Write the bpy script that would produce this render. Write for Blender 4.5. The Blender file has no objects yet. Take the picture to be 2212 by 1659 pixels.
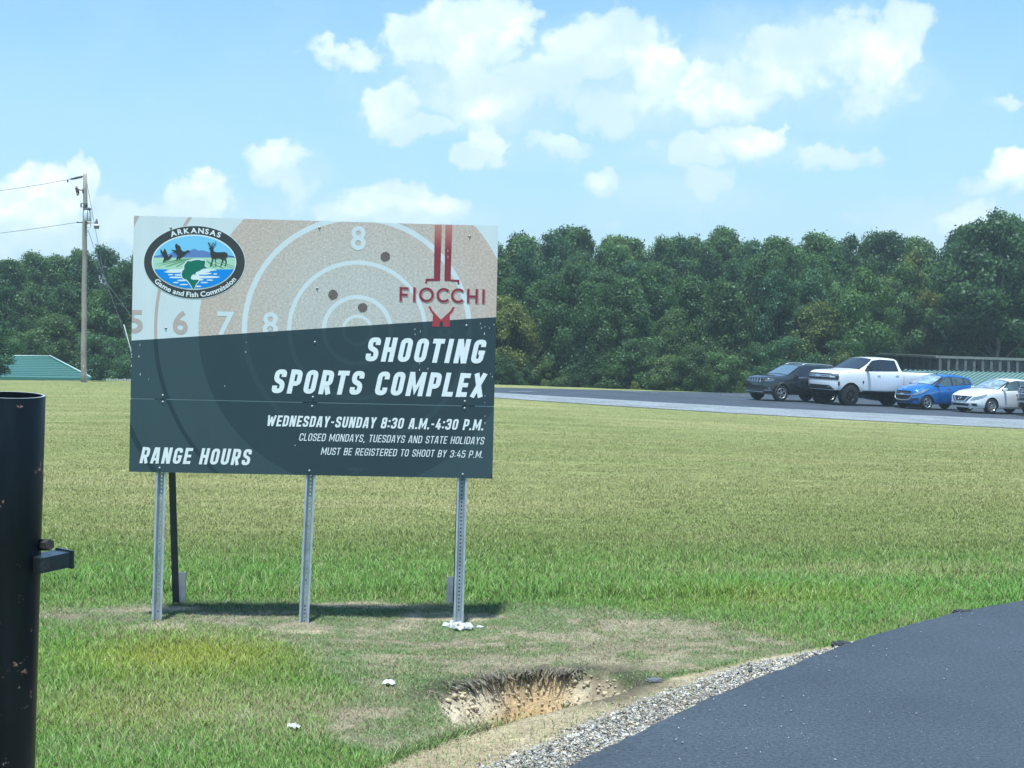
import bpy, bmesh, math, random
import numpy as np
from mathutils import Matrix, Vector

random.seed(7)
RNG = np.random.default_rng(11)
SC = bpy.context.scene
COL = SC.collection

# ------------------------------------------------------------------ camera
PW, PH, PF = 2212.0, 1659.0, 3200.0            # photo frame and focal length, in the units it was measured in
PITCH, ROLL, EYE = math.atan((829.5 - 735) / PF), math.radians(0.4), np.array([0.0, 0.0, 1.9])
_f = np.array([0, math.cos(PITCH), -math.sin(PITCH)])
_u0 = np.array([0, math.sin(PITCH), math.cos(PITCH)])
_r0 = np.array([1.0, 0, 0])
_R = math.cos(ROLL) * _r0 + math.sin(ROLL) * _u0
_U = math.cos(ROLL) * _u0 - math.sin(ROLL) * _r0
cam = bpy.data.cameras.new('camera')
cam.sensor_fit = 'HORIZONTAL'
cam.sensor_width = 36.0
cam.lens = 36.0 * PF / PW
cam.clip_start, cam.clip_end = 0.1, 6000
camo = bpy.data.objects.new('camera', cam)
COL.objects.link(camo)
m = Matrix.Identity(4)
for i in range(3):
    m[i][0], m[i][1], m[i][2], m[i][3] = _R[i], _U[i], -_f[i], EYE[i]
camo.matrix_world = m
SC.camera = camo


def ray(u, v):
    return (u - PW / 2) * _R / PF - (v - PH / 2) * _U / PF + _f


def at(u, v, z=0.0):                            # measured point of the photo on the level z
    d = ray(u, v)
    t = (z - EYE[2]) / d[2]
    return EYE + t * d


def at_y(u, v, y):                              # measured point of the photo at the distance y
    d = ray(u, v)
    return EYE + d * (y / d[1])


def at_fn(u, v, fn, lo=3.0, hi=400.0):          # measured point of the photo on the ground fn(x, y)
    d = ray(u, v)
    t = lo
    while t < hi:
        p = EYE + d * t
        if p[2] <= fn(p[0], p[1]):
            break
        t += 0.02 if t < 20 else 0.1
    return EYE + d * t


# ------------------------------------------------------------------ light
SUN_EL, SUN_AZ = math.radians(76.5), math.radians(188)   # azimuth clockwise from +Y: behind the camera, a little to the left
sun = bpy.data.lights.new('sun', 'SUN')
sun.energy, sun.angle, sun.color = 2.7, math.radians(3.0), (1.0, 0.98, 0.94)
suno = bpy.data.objects.new('sun', sun)
COL.objects.link(suno)
sdir = Vector((math.sin(SUN_AZ) * math.cos(SUN_EL), math.cos(SUN_AZ) * math.cos(SUN_EL), math.sin(SUN_EL)))
suno.rotation_euler = (-sdir).to_track_quat('-Z', 'Y').to_euler()
suno.location = (0, 0, 60)

SC.view_settings.view_transform = 'Standard'
SC.view_settings.look = 'None'
SC.view_settings.gamma = 1
SC.view_settings.exposure = 1.32
SC.render.filter_size = 1.1
SC.view_settings.use_curve_mapping = False
SC.view_settings.use_white_balance = True          # the picture was balanced a little cool and green
SC.view_settings.white_balance_temperature = 6000
SC.view_settings.white_balance_tint = 3
SC.cycles.max_bounces = 6
SC.cycles.diffuse_bounces = 3
SC.cycles.glossy_bounces = 3
SC.cycles.transparent_max_bounces = 6
SC.cycles.use_denoising = True

world = bpy.data.worlds.new('World')
SC.world = world
world.use_nodes = True


class NT:
    """small helper to wire shader nodes"""
    def __init__(s, tree):
        s.t, s.n, s.l = tree, tree.nodes, tree.links

    def new(s, kind, **kw):
        n = s.n.new(kind)
        for k, v in kw.items():
            setattr(n, k, v)
        return n

    def put(s, sock, v):
        if v is None:
            return
        if hasattr(v, 'links'):
            s.l.new(v, sock)
        else:
            sock.default_value = v

    def math(s, op, a, b=None, c=None, clamp=False):
        n = s.new('ShaderNodeMath', operation=op, use_clamp=clamp)
        for i, v in enumerate((a, b, c)):
            s.put(n.inputs[i], v)
        return n.outputs[0]

    def vmath(s, op, a, b=None, c=None):
        n = s.new('ShaderNodeVectorMath', operation=op)
        for i, v in enumerate((a, b, c)):
            if v is not None:
                s.put(n.inputs[i], v)
        return n.outputs['Value'] if op in ('LENGTH', 'DOT_PRODUCT', 'DISTANCE') else n.outputs[0]

    def mix(s, f, a, b, mode='MIX'):
        n = s.new('ShaderNodeMix', data_type='RGBA', blend_type=mode)
        s.put(n.inputs[0], f)
        s.put(n.inputs[6], a if hasattr(a, 'links') else (*a[:3], 1))
        s.put(n.inputs[7], b if hasattr(b, 'links') else (*b[:3], 1))
        return n.outputs[2]

    def rng(s, v, a, b, c=0.0, d=1.0, kind='LINEAR'):
        n = s.new('ShaderNodeMapRange', interpolation_type=kind)
        for i, x in enumerate((v, a, b, c, d)):
            s.put(n.inputs[i], x)
        return n.outputs[0]

    def noise(s, vec, scale, detail=4, rough=0.55, dist=0.0, out='Fac', dim='3D'):
        n = s.new('ShaderNodeTexNoise', noise_dimensions=dim)
        s.put(n.inputs['Vector'], vec)
        n.inputs['Scale'].default_value = scale
        n.inputs['Detail'].default_value = detail
        n.inputs['Roughness'].default_value = rough
        n.inputs['Distortion'].default_value = dist
        return n.outputs[out]

    def ramp(s, fac, stops, interp='LINEAR'):
        n = s.new('ShaderNodeValToRGB')
        cr = n.color_ramp
        cr.interpolation = interp
        while len(cr.elements) < len(stops):
            cr.elements.new(0.5)
        for e, (p, c) in zip(cr.elements, stops):
            e.position = p
            e.color = (*c, 1) if len(c) == 3 else c
        s.put(n.inputs[0], fac)
        return n.outputs[0]


def build_world():
    w = NT(world.node_tree)
    w.n.clear()
    out = w.new('ShaderNodeOutputWorld')
    bg = w.new('ShaderNodeBackground')
    bg.inputs['Strength'].default_value = 0.105
    sky = w.new('ShaderNodeTexSky', sky_type='NISHITA')
    sky.sun_disc = False
    sky.sun_elevation, sky.sun_rotation = SUN_EL, SUN_AZ
    sky.air_density, sky.dust_density, sky.ozone_density = 1.0, 0.6, 1.0
    tc = w.new('ShaderNodeTexCoord')
    d = tc.outputs['Generated']
    sp = w.new('ShaderNodeSeparateXYZ')
    w.put(sp.inputs[0], d)
    # bearing and height of the sky direction, as tangents, so cloud banks sit at fixed bearings
    yy = w.math('MAXIMUM', sp.outputs[1], 0.08)
    bx = w.math('DIVIDE', sp.outputs[0], yy)
    bz = w.math('DIVIDE', sp.outputs[2], yy)
    cv = w.new('ShaderNodeCombineXYZ')
    w.put(cv.inputs[0], bx); w.put(cv.inputs[1], bz)
    b = cv.outputs[0]
    warp = w.noise(b, 14, 3, 0.55, out='Color', dim='2D')
    wv = w.vmath('SUBTRACT', warp, (0.5, 0.5, 0.5))
    wv = w.vmath('MULTIPLY', wv, (0.050, 0.034, 0))
    warp2 = w.noise(b, 62, 3, 0.6, out='Color', dim='2D')
    wv2 = w.vmath('MULTIPLY', w.vmath('SUBTRACT', warp2, (0.5, 0.5, 0.5)), (0.020, 0.016, 0))
    bw = w.vmath('ADD', w.vmath('ADD', b, wv), wv2)
    # cumulus banks: bearing, height, half width, half height, thickness (photo measure, then tangents)
    banks = [(1000, 80, 170, 88, 1.0), (1090, 25, 110, 60, .95), (880, 90, 120, 58, .9), (725, 125, 120, 40, .82),
             (1290, 85, 175, 88, 1.05), (1405, 145, 100, 72, .9), (1080, 190, 280, 80, .74), (835, 225, 95, 60, .74),
             (900, 268, 140, 30, .8), (1300, 225, 260, 60, .66), (1540, 180, 220, 76, .74), (1190, 150, 150, 60, .74), (1230, 215, 200, 50, .66), (1610, 110, 110, 60, .60), (960, 215, 130, 50, .66), (1700, 120, 190, 95, .72),
             (1845, 105, 140, 100, .95), (1955, 60, 80, 85, .7), (1890, 190, 130, 62, .6),
             (1560, 300, 190, 46, .86), (1620, 275, 105, 44, .86), (1810, 335, 170, 38, .70), (1185, 302, 110, 40, .78),
             (1052, 290, 50, 38, .9), (1022, 335, 60, 38, .8), (1283, 385, 76, 42, .86), (1540, 398, 105, 62, .66),
             (1420, 425, 130, 36, .42), (1060, 218, 70, 34, .8),
             (60, 430, 170, 92, .95), (155, 405, 72, 62, .92), (20, 510, 230, 80, .84), (412, 430, 110, 58, .9),
             (330, 475, 210, 56, .8), (240, 455, 110, 46, .62), (590, 345, 110, 60, .84), (650, 405, 80, 72, .62),
             (860, 450, 180, 60, .86), (740, 465, 130, 40, .56), (2190, 360, 90, 48, .85), (2140, 400, 100, 40, .6),
             (2200, 205, 80, 20, .48), (2085, 460, 150, 46, .62), (1890, 480, 170, 46, .48), (1300, 480, 260, 40, .38)]
    dens = None
    for (u, v, ru, rv, am) in banks:
        sx, sy = PF / ru, PF / rv
        q = w.vmath('MULTIPLY_ADD', bw, (sx, sy, 0), (-(u - 1106) / PF * sx, -(735 - v) / PF * sy, 0))
        q = w.vmath('MAXIMUM', q, w.vmath('MULTIPLY', q, (1, .62, 1)))      # flat heads above, long fading bases below
        r = w.rng(w.vmath('LENGTH', q), 0.10, 1.34, am, 0.0, 'SMOOTHSTEP')
        dens = r if dens is None else w.math('SMOOTH_MAX', dens, r, 0.18)
    def puffs(vec):                                 # rounded heads of several sizes
        n = w.new('ShaderNodeTexVoronoi', feature='SMOOTH_F1', normalize=True, voronoi_dimensions='2D')
        w.put(n.inputs['Vector'], vec)
        n.inputs['Scale'].default_value = 21; n.inputs['Detail'].default_value = 3.0
        n.inputs['Roughness'].default_value = 0.58; n.inputs['Smoothness'].default_value = 0.35
        return w.math('SUBTRACT', 1.0, n.outputs['Distance'])
    b3 = w.vmath('ADD', b, w.vmath('MULTIPLY', wv, (.5, .5, 0)))
    fine = w.noise(b3, 120, 5, 0.65, dim='2D')
    fb = w.math('ADD', puffs(b3), w.math('MULTIPLY', w.math('SUBTRACT', fine, 0.5), 0.16))
    fb2 = w.math('ADD', puffs(w.vmath('ADD', b3, (-0.004, 0.009, 0))), w.math('MULTIPLY', w.math('SUBTRACT', fine, 0.5), 0.16))
    dd = w.math('ADD', dens, w.math('MULTIPLY', w.math('SUBTRACT', fb, 0.60), 0.85))
    dd = w.math('ADD', dd, w.math('MULTIPLY', w.math('SUBTRACT', w.noise(b, 7, 3, .6, dim='2D'), 0.50), 0.35))
    crisp = w.rng(dd, 0.36, 0.70, 0, 1, 'SMOOTHSTEP')
    thin = None                                     # thin, half-clear parts hanging under and between the heads
    for (u, v, ru, rv, am) in [(1050, 195, 400, 135, 1.0), (1400, 190, 400, 125, 1.0), (1760, 150, 320, 160, .9), (1250, 120, 260, 110, .8), (1580, 325, 340, 62, .55), (110, 480, 330, 110, .8), (430, 485, 260, 80, .8), (860, 480, 270, 76, .8), (2060, 480, 280, 100, .7),
                               (1450, 430, 330, 90, .5), (630, 385, 120, 80, .5), (1180, 330, 250, 60, .45), (1700, 60, 420, 60, .4), (2200, 210, 100, 22, .5)]:
        q = w.vmath('MULTIPLY_ADD', bw, (PF / ru, PF / rv, 0), (-(u - 1106) / ru, -(735 - v) / rv, 0))
        r = w.rng(w.vmath('LENGTH', q), 0.2, 1.25, am, 0.0, 'SMOOTHSTEP')
        thin = r if thin is None else w.math('SMOOTH_MAX', thin, r, 0.25)
    tv = w.noise(bw, 16, 5, 0.6, dim='2D')
    veil = w.math('MULTIPLY', thin, w.rng(tv, .30, .62, .45, 1.1))
    alpha = w.math('MAXIMUM', crisp, veil)
    # tall heads are whiter than the thin or self-shaded parts of a cloud
    rel = w.rng(w.math('SUBTRACT', fb, fb2), -0.14, 0.12, 0, 1, 'SMOOTHSTEP')
    big = w.rng(w.noise(b, 11, 3, .55, dim='2D'), .36, .56, .35, 1.0)
    core = w.rng(dd, 0.38, 0.80, 0.0, 1.0, 'SMOOTHSTEP')
    heads = None                                    # sunlit heads; the rest of each bank is grey-blue
    for (u, v, ru, rv, am) in [(865, 95, 80, 60, .9), (975, 85, 110, 70, 1), (1070, 40, 90, 60, .9), (1240, 85, 120, 70, 1), (1390, 135, 75, 70, .95), (1460, 165, 50, 40, .8), (1870, 110, 110, 75, 1), (1700, 150, 90, 45, .6), (1960, 80, 60, 70, .7),
                               (1625, 285, 110, 50, .85), (60, 420, 160, 80, 1), (160, 400, 70, 60, .9), (425, 425, 100, 55, 1), (860, 440, 150, 40, .8), (2180, 365, 80, 50, .9), (1280, 380, 55, 30, .7), (830, 230, 60, 60, .7), (1065, 220, 70, 30, .8),
                               (590, 335, 80, 40, .7), (1050, 290, 50, 40, .8), (1180, 295, 90, 30, .6), (720, 120, 80, 36, .5), (1500, 215, 160, 26, .6), (2090, 470, 90, 40, .7)]:
        q = w.vmath('MULTIPLY_ADD', bw, (PF / ru, PF / rv, 0), (-(u - 1106) / ru, -(735 - v) / rv, 0))
        r = w.rng(w.vmath('LENGTH', q), 0.3, 1.25, am, 0.0, 'SMOOTHSTEP')
        heads = r if heads is None else w.math('MAXIMUM', heads, r)
    core = w.math('MULTIPLY', core, w.math('MULTIPLY_ADD', heads, 0.85, 0.15))
    wh = w.math('MULTIPLY', w.math('MULTIPLY', w.math('ADD', w.math('MULTIPLY', rel, 0.65), 0.35), core), big)
    ccol = w.mix(wh, CLOUD_DIM, CLOUD_BRIGHT)
    base = w.mix(1.0, sky.outputs[0], SKY_TINT, 'MULTIPLY')
    # moist air near the horizon
    hz = w.rng(sp.outputs[2], 0.0, 0.26, 0.72, 0.0, 'SMOOTHSTEP')
    base = w.mix(hz, base, SKY_LOW)
    base = w.mix(w.rng(sp.outputs[2], 0.01, 0.11, 0.55, 0.0, 'SMOOTHSTEP'), base, (2.75, 3.15, 3.5))
    front = w.rng(sp.outputs[1], 0.1, 0.4, 0, 1)
    a2 = w.math('MULTIPLY', w.math('MULTIPLY', alpha, front), 0.96)
    colr = w.mix(a2, base, ccol)
    w.put(bg.inputs['Color'], colr)
    w.put(out.inputs[0], bg.outputs[0])
    world.cycles.sampling_method = 'MANUAL'
    world.cycles.sample_map_resolution = 512


SKY_TINT = (.585, .705, .765)
SKY_LOW = (1.85, 2.55, 3.30)
CLOUD_DIM = (2.95, 3.50, 3.95)
CLOUD_BRIGHT = (5.1, 5.1, 5.05)
build_world()

# ------------------------------------------------------------------ helpers
def link(o):
    COL.objects.link(o)
    return o


def tag(o, label=None, cat=None, group=None, kind=None):
    if label: o['label'] = label
    if cat: o['category'] = cat
    if group: o['group'] = group
    if kind: o['kind'] = kind
    return o


def empty(name, loc=(0, 0, 0), rot=(0, 0, 0), label=None, cat=None, group=None):
    o = bpy.data.objects.new(name, None)
    o.empty_display_size = 0.2
    o.location, o.rotation_euler = loc, rot
    return tag(link(o), label, cat, group)


class MB:
    """collects shapes and links them as one mesh object"""
    def __init__(s):
        s.v, s.f, s.mi, s.sm = [], [], [], []

    def add(s, verts, faces, mi=0, smooth=False):
        o = len(s.v)
        s.v.extend([tuple(map(float, p)) for p in verts])
        for f in faces:
            s.f.append(tuple(i + o for i in f))
            s.mi.append(mi); s.sm.append(smooth)
        return s

    def box(s, c, size, mi=0, M=None, bevel=0.0):
        hx, hy, hz = (x / 2 for x in size)
        if bevel > 0:
            bm = bmesh.new()
            bmesh.ops.create_cube(bm, size=1)
            bmesh.ops.scale(bm, vec=size, verts=bm.verts)
            bmesh.ops.bevel(bm, geom=bm.edges[:], offset=bevel, segments=2, affect='EDGES', profile=0.6)
            bm.verts.index_update()
            vs = [np.array(v.co) for v in bm.verts]
            fs = [tuple(v.index for v in f.verts) for f in bm.faces]
            bm.free()
        else:
            vs = [np.array((x * hx, y * hy, z * hz)) for x in (-1, 1) for y in (-1, 1) for z in (-1, 1)]
            fs = [(0, 1, 3, 2), (4, 6, 7, 5), (0, 4, 5, 1), (2, 3, 7, 6), (0, 2, 6, 4), (1, 5, 7, 3)]
        if M is not None:
            vs = [np.array(M @ Vector(v)) for v in vs]
        return s.add([v + np.array(c) for v in vs], fs, mi)

    def tube(s, pts, r, n=8, mi=0, caps=True, smooth=True):
        pts = [np.array(p, float) for p in pts]
        rs = r if hasattr(r, '__len__') else [r] * len(pts)
        vs, fs = [], []
        prev = None
        for i, p in enumerate(pts):
            t = pts[min(i + 1, len(pts) - 1)] - pts[max(i - 1, 0)]
            t = t / (np.linalg.norm(t) + 1e-12)
            if prev is None:
                a = np.array([0, 0, 1.0]) if abs(t[2]) < 0.9 else np.array([1.0, 0, 0])
            else:
                a = prev
            x = a - t * (a @ t); x /= np.linalg.norm(x) + 1e-12
            prev = x
            y = np.cross(t, x)
            for k in range(n):
                an = 2 * math.pi * k / n
                vs.append(p + rs[i] * (math.cos(an) * x + math.sin(an) * y))
        for i in range(len(pts) - 1):
            for k in range(n):
                k2 = (k + 1) % n
                fs.append((i * n + k, i * n + k2, (i + 1) * n + k2, (i + 1) * n + k))
        s.add(vs, fs, mi, smooth)
        if caps:
            o = len(s.v) - len(vs)
            s.f.append(tuple(o + k for k in range(n))[::-1]); s.mi.append(mi); s.sm.append(False)
            q = o + (len(pts) - 1) * n
            s.f.append(tuple(q + k for k in range(n))); s.mi.append(mi); s.sm.append(False)
        return s

    def lathe(s, prof, n=24, mi=0, M=None, c=(0, 0, 0), smooth=True, closed=False):
        """profile of (radius, height) turned about z"""
        vs, fs = [], []
        for (r, z) in prof:
            for k in range(n):
                a = 2 * math.pi * k / n
                p = Vector((r * math.cos(a), r * math.sin(a), z))
                if M is not None: p = M @ p
                vs.append(np.array(p) + np.array(c))
        m_ = len(prof)
        for i in range(m_ if closed else m_ - 1):
            j = (i + 1) % m_
            for k in range(n):
                k2 = (k + 1) % n
                fs.append((i * n + k, i * n + k2, j * n + k2, j * n + k))
        return s.add(vs, fs, mi, smooth)

    def poly(s, pts2, y=0.0, mi=0, thick=0.0):
        """flat outline in the x-z plane (facing -y), optionally with thickness behind"""
        n = len(pts2)
        a = sum(pts2[i][0] * pts2[(i + 1) % n][1] - pts2[(i + 1) % n][0] * pts2[i][1] for i in range(n))
        if a < 0: pts2 = pts2[::-1]
        vs = [(p[0], y, p[1]) for p in pts2]
        fs = [tuple(range(n))]
        if thick > 0:
            vs += [(p[0], y + thick, p[1]) for p in pts2]
            fs += [tuple(range(n, 2 * n))[::-1]]
            fs += [(i, i + n, (i + 1) % n + n, (i + 1) % n)[::1] for i in range(n)]
        return s.add(vs, fs, mi)

    def mesh(s, name, mats):
        me = bpy.data.meshes.new(name)
        me.from_pydata(s.v, [], s.f)
        for m_ in (mats if isinstance(mats, (list, tuple)) else [mats]):
            me.materials.append(m_)
        me.polygons.foreach_set('material_index', s.mi)
        me.polygons.foreach_set('use_smooth', s.sm)
        me.update()
        return me

    def build(s, name, mats, parent=None, loc=None):
        o = link(bpy.data.objects.new(name, s.mesh(name, mats)))
        if parent is not None: o.parent = parent
        if loc is not None: o.location = loc
        return o


def np_mesh(name, V, F, mats, col=None, smooth=False):
    """fast mesh from numpy arrays; F (n,k)"""
    me = bpy.data.meshes.new(name)
    V = np.asarray(V, np.float32); F = np.asarray(F, np.int32)
    k = F.shape[1]
    me.vertices.add(len(V)); me.vertices.foreach_set('co', V.ravel())
    me.loops.add(F.size); me.loops.foreach_set('vertex_index', F.ravel())
    me.polygons.add(len(F)); me.polygons.foreach_set('loop_start', np.arange(0, F.size, k, dtype=np.int32))
    if smooth: me.polygons.foreach_set('use_smooth', np.ones(len(F), bool))
    for m_ in (mats if isinstance(mats, (list, tuple)) else [mats]): me.materials.append(m_)
    if col is not None:
        ca = me.color_attributes.new('tone', 'FLOAT_COLOR', 'POINT')
        c4 = np.ones((len(V), 4), np.float32); c4[:, :3] = col
        ca.data.foreach_set('color', c4.ravel())
    me.update(calc_edges=True)
    return me


def fbm(x, y, scale, seed=0, octs=4):
    """smooth value noise, -1..1, on numpy arrays"""
    x = np.asarray(x, float); y = np.asarray(y, float)
    tot = np.zeros(np.broadcast(x, y).shape); amp, nrm = 1.0, 0.0
    for o in range(octs):
        X, Y = x * scale * 2 ** o + seed * 17.3, y * scale * 2 ** o - seed * 9.1
        xi, yi = np.floor(X), np.floor(Y)
        fx, fy = X - xi, Y - yi
        fx, fy = fx * fx * (3 - 2 * fx), fy * fy * (3 - 2 * fy)

        def h(a, b_):
            q = np.sin(a * 127.1 + b_ * 311.7 + seed * 13.7 + o * 5.3) * 43758.5453
            return q - np.floor(q)
        v = (h(xi, yi) * (1 - fx) + h(xi + 1, yi) * fx) * (1 - fy) + (h(xi, yi + 1) * (1 - fx) + h(xi + 1, yi + 1) * fx) * fy
        tot += amp * (v * 2 - 1); nrm += amp; amp *= 0.55
    return tot / nrm


def sstep(a, b, x):
    t = np.clip((np.asarray(x, float) - a) / (b - a), 0, 1)
    return t * t * (3 - 2 * t)


# ------------------------------------------------------------------ materials
MATS = {}


def mat(name, color=(.5, .5, .5), rough=.6, metal=0.0, spec=0.5, coat=0.0, var=0.0, vscale=8.0, bump=0.0, bscale=40.0, dirt=None, dscale=6.0, damt=.5):
    if name in MATS: return MATS[name]
    m_ = bpy.data.materials.new(name)
    m_.use_nodes = True
    t = NT(m_.node_tree)
    p = t.n['Principled BSDF']
    p.inputs['Roughness'].default_value = rough
    p.inputs['Metallic'].default_value = metal
    p.inputs['Specular IOR Level'].default_value = spec
    p.inputs['Coat Weight'].default_value = coat
    p.inputs['Coat Roughness'].default_value = 0.04
    tc = t.new('ShaderNodeTexCoord').outputs['Object']
    c = None
    if var > 0:
        n = t.noise(tc, vscale, 5, .6)
        lo = tuple(max(0, x * (1 - var)) for x in color); hi = tuple(min(1, x * (1 + var)) for x in color)
        c = t.mix(t.rng(n, .3, .7), lo, hi)
    if dirt is not None:
        n2 = t.rng(t.noise(tc, dscale, 7, .68), .62 - damt * .25, .72, 0, 1)
        c = t.mix(n2, c if c is not None else color, dirt)
    if c is None: p.inputs['Base Color'].default_value = (*color, 1)
    else: t.put(p.inputs['Base Color'], c)
    if bump > 0:
        b = t.new('ShaderNodeBump')
        b.inputs['Strength'].default_value = bump
        b.inputs['Distance'].default_value = 0.01
        t.put(b.inputs['Height'], t.noise(tc, bscale, 6, .65))
        t.put(p.inputs['Normal'], b.outputs[0])
    MATS[name] = m_
    return m_

# ------------------------------------------------------------------ ground shape
def z_lot(x):
    return -0.32 - 0.041 * np.clip(x, -7.8, 80)


def seg_dist(x, y, poly, closed=True):
    """distance to the outline and inside flag, numpy"""
    x = np.asarray(x, float); y = np.asarray(y, float)
    d = np.full(x.shape, 1e9); ins = np.zeros(x.shape, bool)
    n = len(poly)
    for i in range(n if closed else n - 1):
        ax, ay = poly[i]; bx, by = poly[(i + 1) % n]
        t = np.clip(((x - ax) * (bx - ax) + (y - ay) * (by - ay)) / ((bx - ax) ** 2 + (by - ay) ** 2 + 1e-12), 0, 1)
        d = np.minimum(d, np.hypot(x - ax - t * (bx - ax), y - ay - t * (by - ay)))
        if closed:
            c = ((ay > y) != (by > y)) & (x < (bx - ax) * (y - ay) / (by - ay + 1e-12) + ax)
            ins ^= c
    return d, ins


def smooth_line(pts, n=8):
    """Catmull-Rom through the points"""
    P = [np.array(p, float)[:2] for p in pts]
    P = [2 * P[0] - P[1]] + P + [2 * P[-1] - P[-2]]
    out = []
    for i in range(1, len(P) - 2):
        for k in range(n):
            t = k / n
            a, b, c, d = P[i - 1], P[i], P[i + 1], P[i + 2]
            out.append(0.5 * (2 * b + (c - a) * t + (2 * a - 5 * b + 4 * c - d) * t * t + (3 * b - a - 3 * c + d) * t ** 3))
    out.append(P[-2])
    return np.array(out)


ROAD_EDGE = smooth_line([at(u, v) for u, v in [(1020, 1790), (1240, 1659), (1380, 1590), (1560, 1505), (1697, 1449), (1811, 1405), (1890, 1378),
                                               (2060, 1332), (2212, 1305), (2420, 1276)]])
SHOULDER = smooth_line([at(u, v) for u, v in [(700, 1790), (1020, 1659), (1095, 1629), (1195, 1590), (1290, 1547), (1385, 1512), (1500, 1473),
                                              (1584, 1442), (1697, 1419), (1797, 1399), (1890, 1376)]])
SOIL_EDGE = smooth_line([at(u, v) for u, v in [(600, 1790), (812, 1659), (1000, 1588), (1130, 1546), (1270, 1510), (1400, 1478), (1500, 1455), (1700, 1412), (1850, 1384)]])
HOLE = smooth_line([at(u, v)[:2] for u, v in [(940, 1502), (975, 1480), (1010, 1478), (1060, 1463), (1110, 1452), (1160, 1446), (1230, 1452), (1275, 1447), (1330, 1457), (1376, 1476),
                                              (1335, 1499), (1250, 1521), (1130, 1549), (1040, 1569), (985, 1566), (948, 1532), (940, 1502)]], 5)
HOLE = HOLE[:-1] + 0.035 * np.stack([fbm(HOLE[:-1, 0], HOLE[:-1, 1], 9, 3), fbm(HOLE[:-1, 0], HOLE[:-1, 1], 9, 5)], 1)


def hole_depth(x, y):
    x = np.asarray(x, float); y = np.asarray(y, float)
    out = np.zeros(x.shape)
    q = (x > -1.1) & (x < 1.3) & (y > 6.7) & (y < 8.9)
    if q.any():
        d, ins = seg_dist(x[q], y[q], HOLE)
        yb = y[q]; xb = x[q]
        back = sstep(7.75, 8.1, yb)                       # the far bank is cut steep, the near bank and the left end slope
        left = sstep(-0.05, -0.30, xb)
        wdt = 0.13 + 0.04 * back + 0.20 * left * (1 - back * .4) + .05 * fbm(xb, yb, 8, 12)
        wdt = np.maximum(wdt, .05)
        dep = 0.33 * sstep(-.35, 1, d / wdt) * sstep(0, .012, d) * (1 - .25 * left) + 0.025 * fbm(xb, yb, 9, 2) * sstep(0, .1, d)
        dep += 0.10 * sstep(.12, .28, d) * sstep(-.15, .10, xb)
        dep *= 1 - .55 * sstep(.28, .55, xb + .1 * fbm(xb, yb, 4, 9))
        dep += .035 * fbm(xb, yb, 22, 8) * sstep(.02, .1, d)
        out[q] = np.where(ins, np.maximum(dep, 0), 0)
    return out


def terrain(x, y):
    x = np.asarray(x, float); y = np.asarray(y, float)
    z = sstep(12, 46, y) * z_lot(x)
    z = z - 2.1 * sstep(64.5, 82, y) * sstep(-3, -9, x)
    yf = 72.2 + 0.36 * (x + 0.8)
    z = z - 1.5 * sstep(1.0, 9.0, y - yf) * sstep(-4, -1, x)
    z = z + 2.6 * sstep(88, 124, y) - 9.0 * sstep(128, 190, y)
    near = sstep(60, 12, y)
    z = z + near * (0.022 * fbm(x, y, 0.9, 1) + 0.010 * fbm(x, y, 4.0, 4))
    z = z - .065 * np.exp(-((x + .1) / 1.5) ** 2 - ((y - 9.75) / .8) ** 2)
    return z - hole_depth(x, y)


def terr(x, y):
    return float(terrain(np.array([x]), np.array([y]))[0])


# ------------------------------------------------------------------ what grows where
def ell(x, y, u, v, ru, rv):
    c = at(u, v); a = at(u + ru, v); b = at(u, v - rv)
    rx, ry = abs(a[0] - c[0]), abs(b[1] - c[1])
    q = ((x - c[0]) / rx) ** 2 + ((y - c[1]) / ry) ** 2
    return np.exp(-q * 1.1)


WORN = np.array([at(u, v)[:2] for u, v in [(60, 1322), (330, 1299), (800, 1294), (1250, 1304), (1480, 1322), (1620, 1362), (1760, 1402), (1480, 1468), (1340, 1505), (1000, 1592), (840, 1640), (720, 1600), (770, 1500),
                                               (650, 1405), (560, 1356), (80, 1342)]])        # closely trimmed, worn turf round the sign


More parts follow.
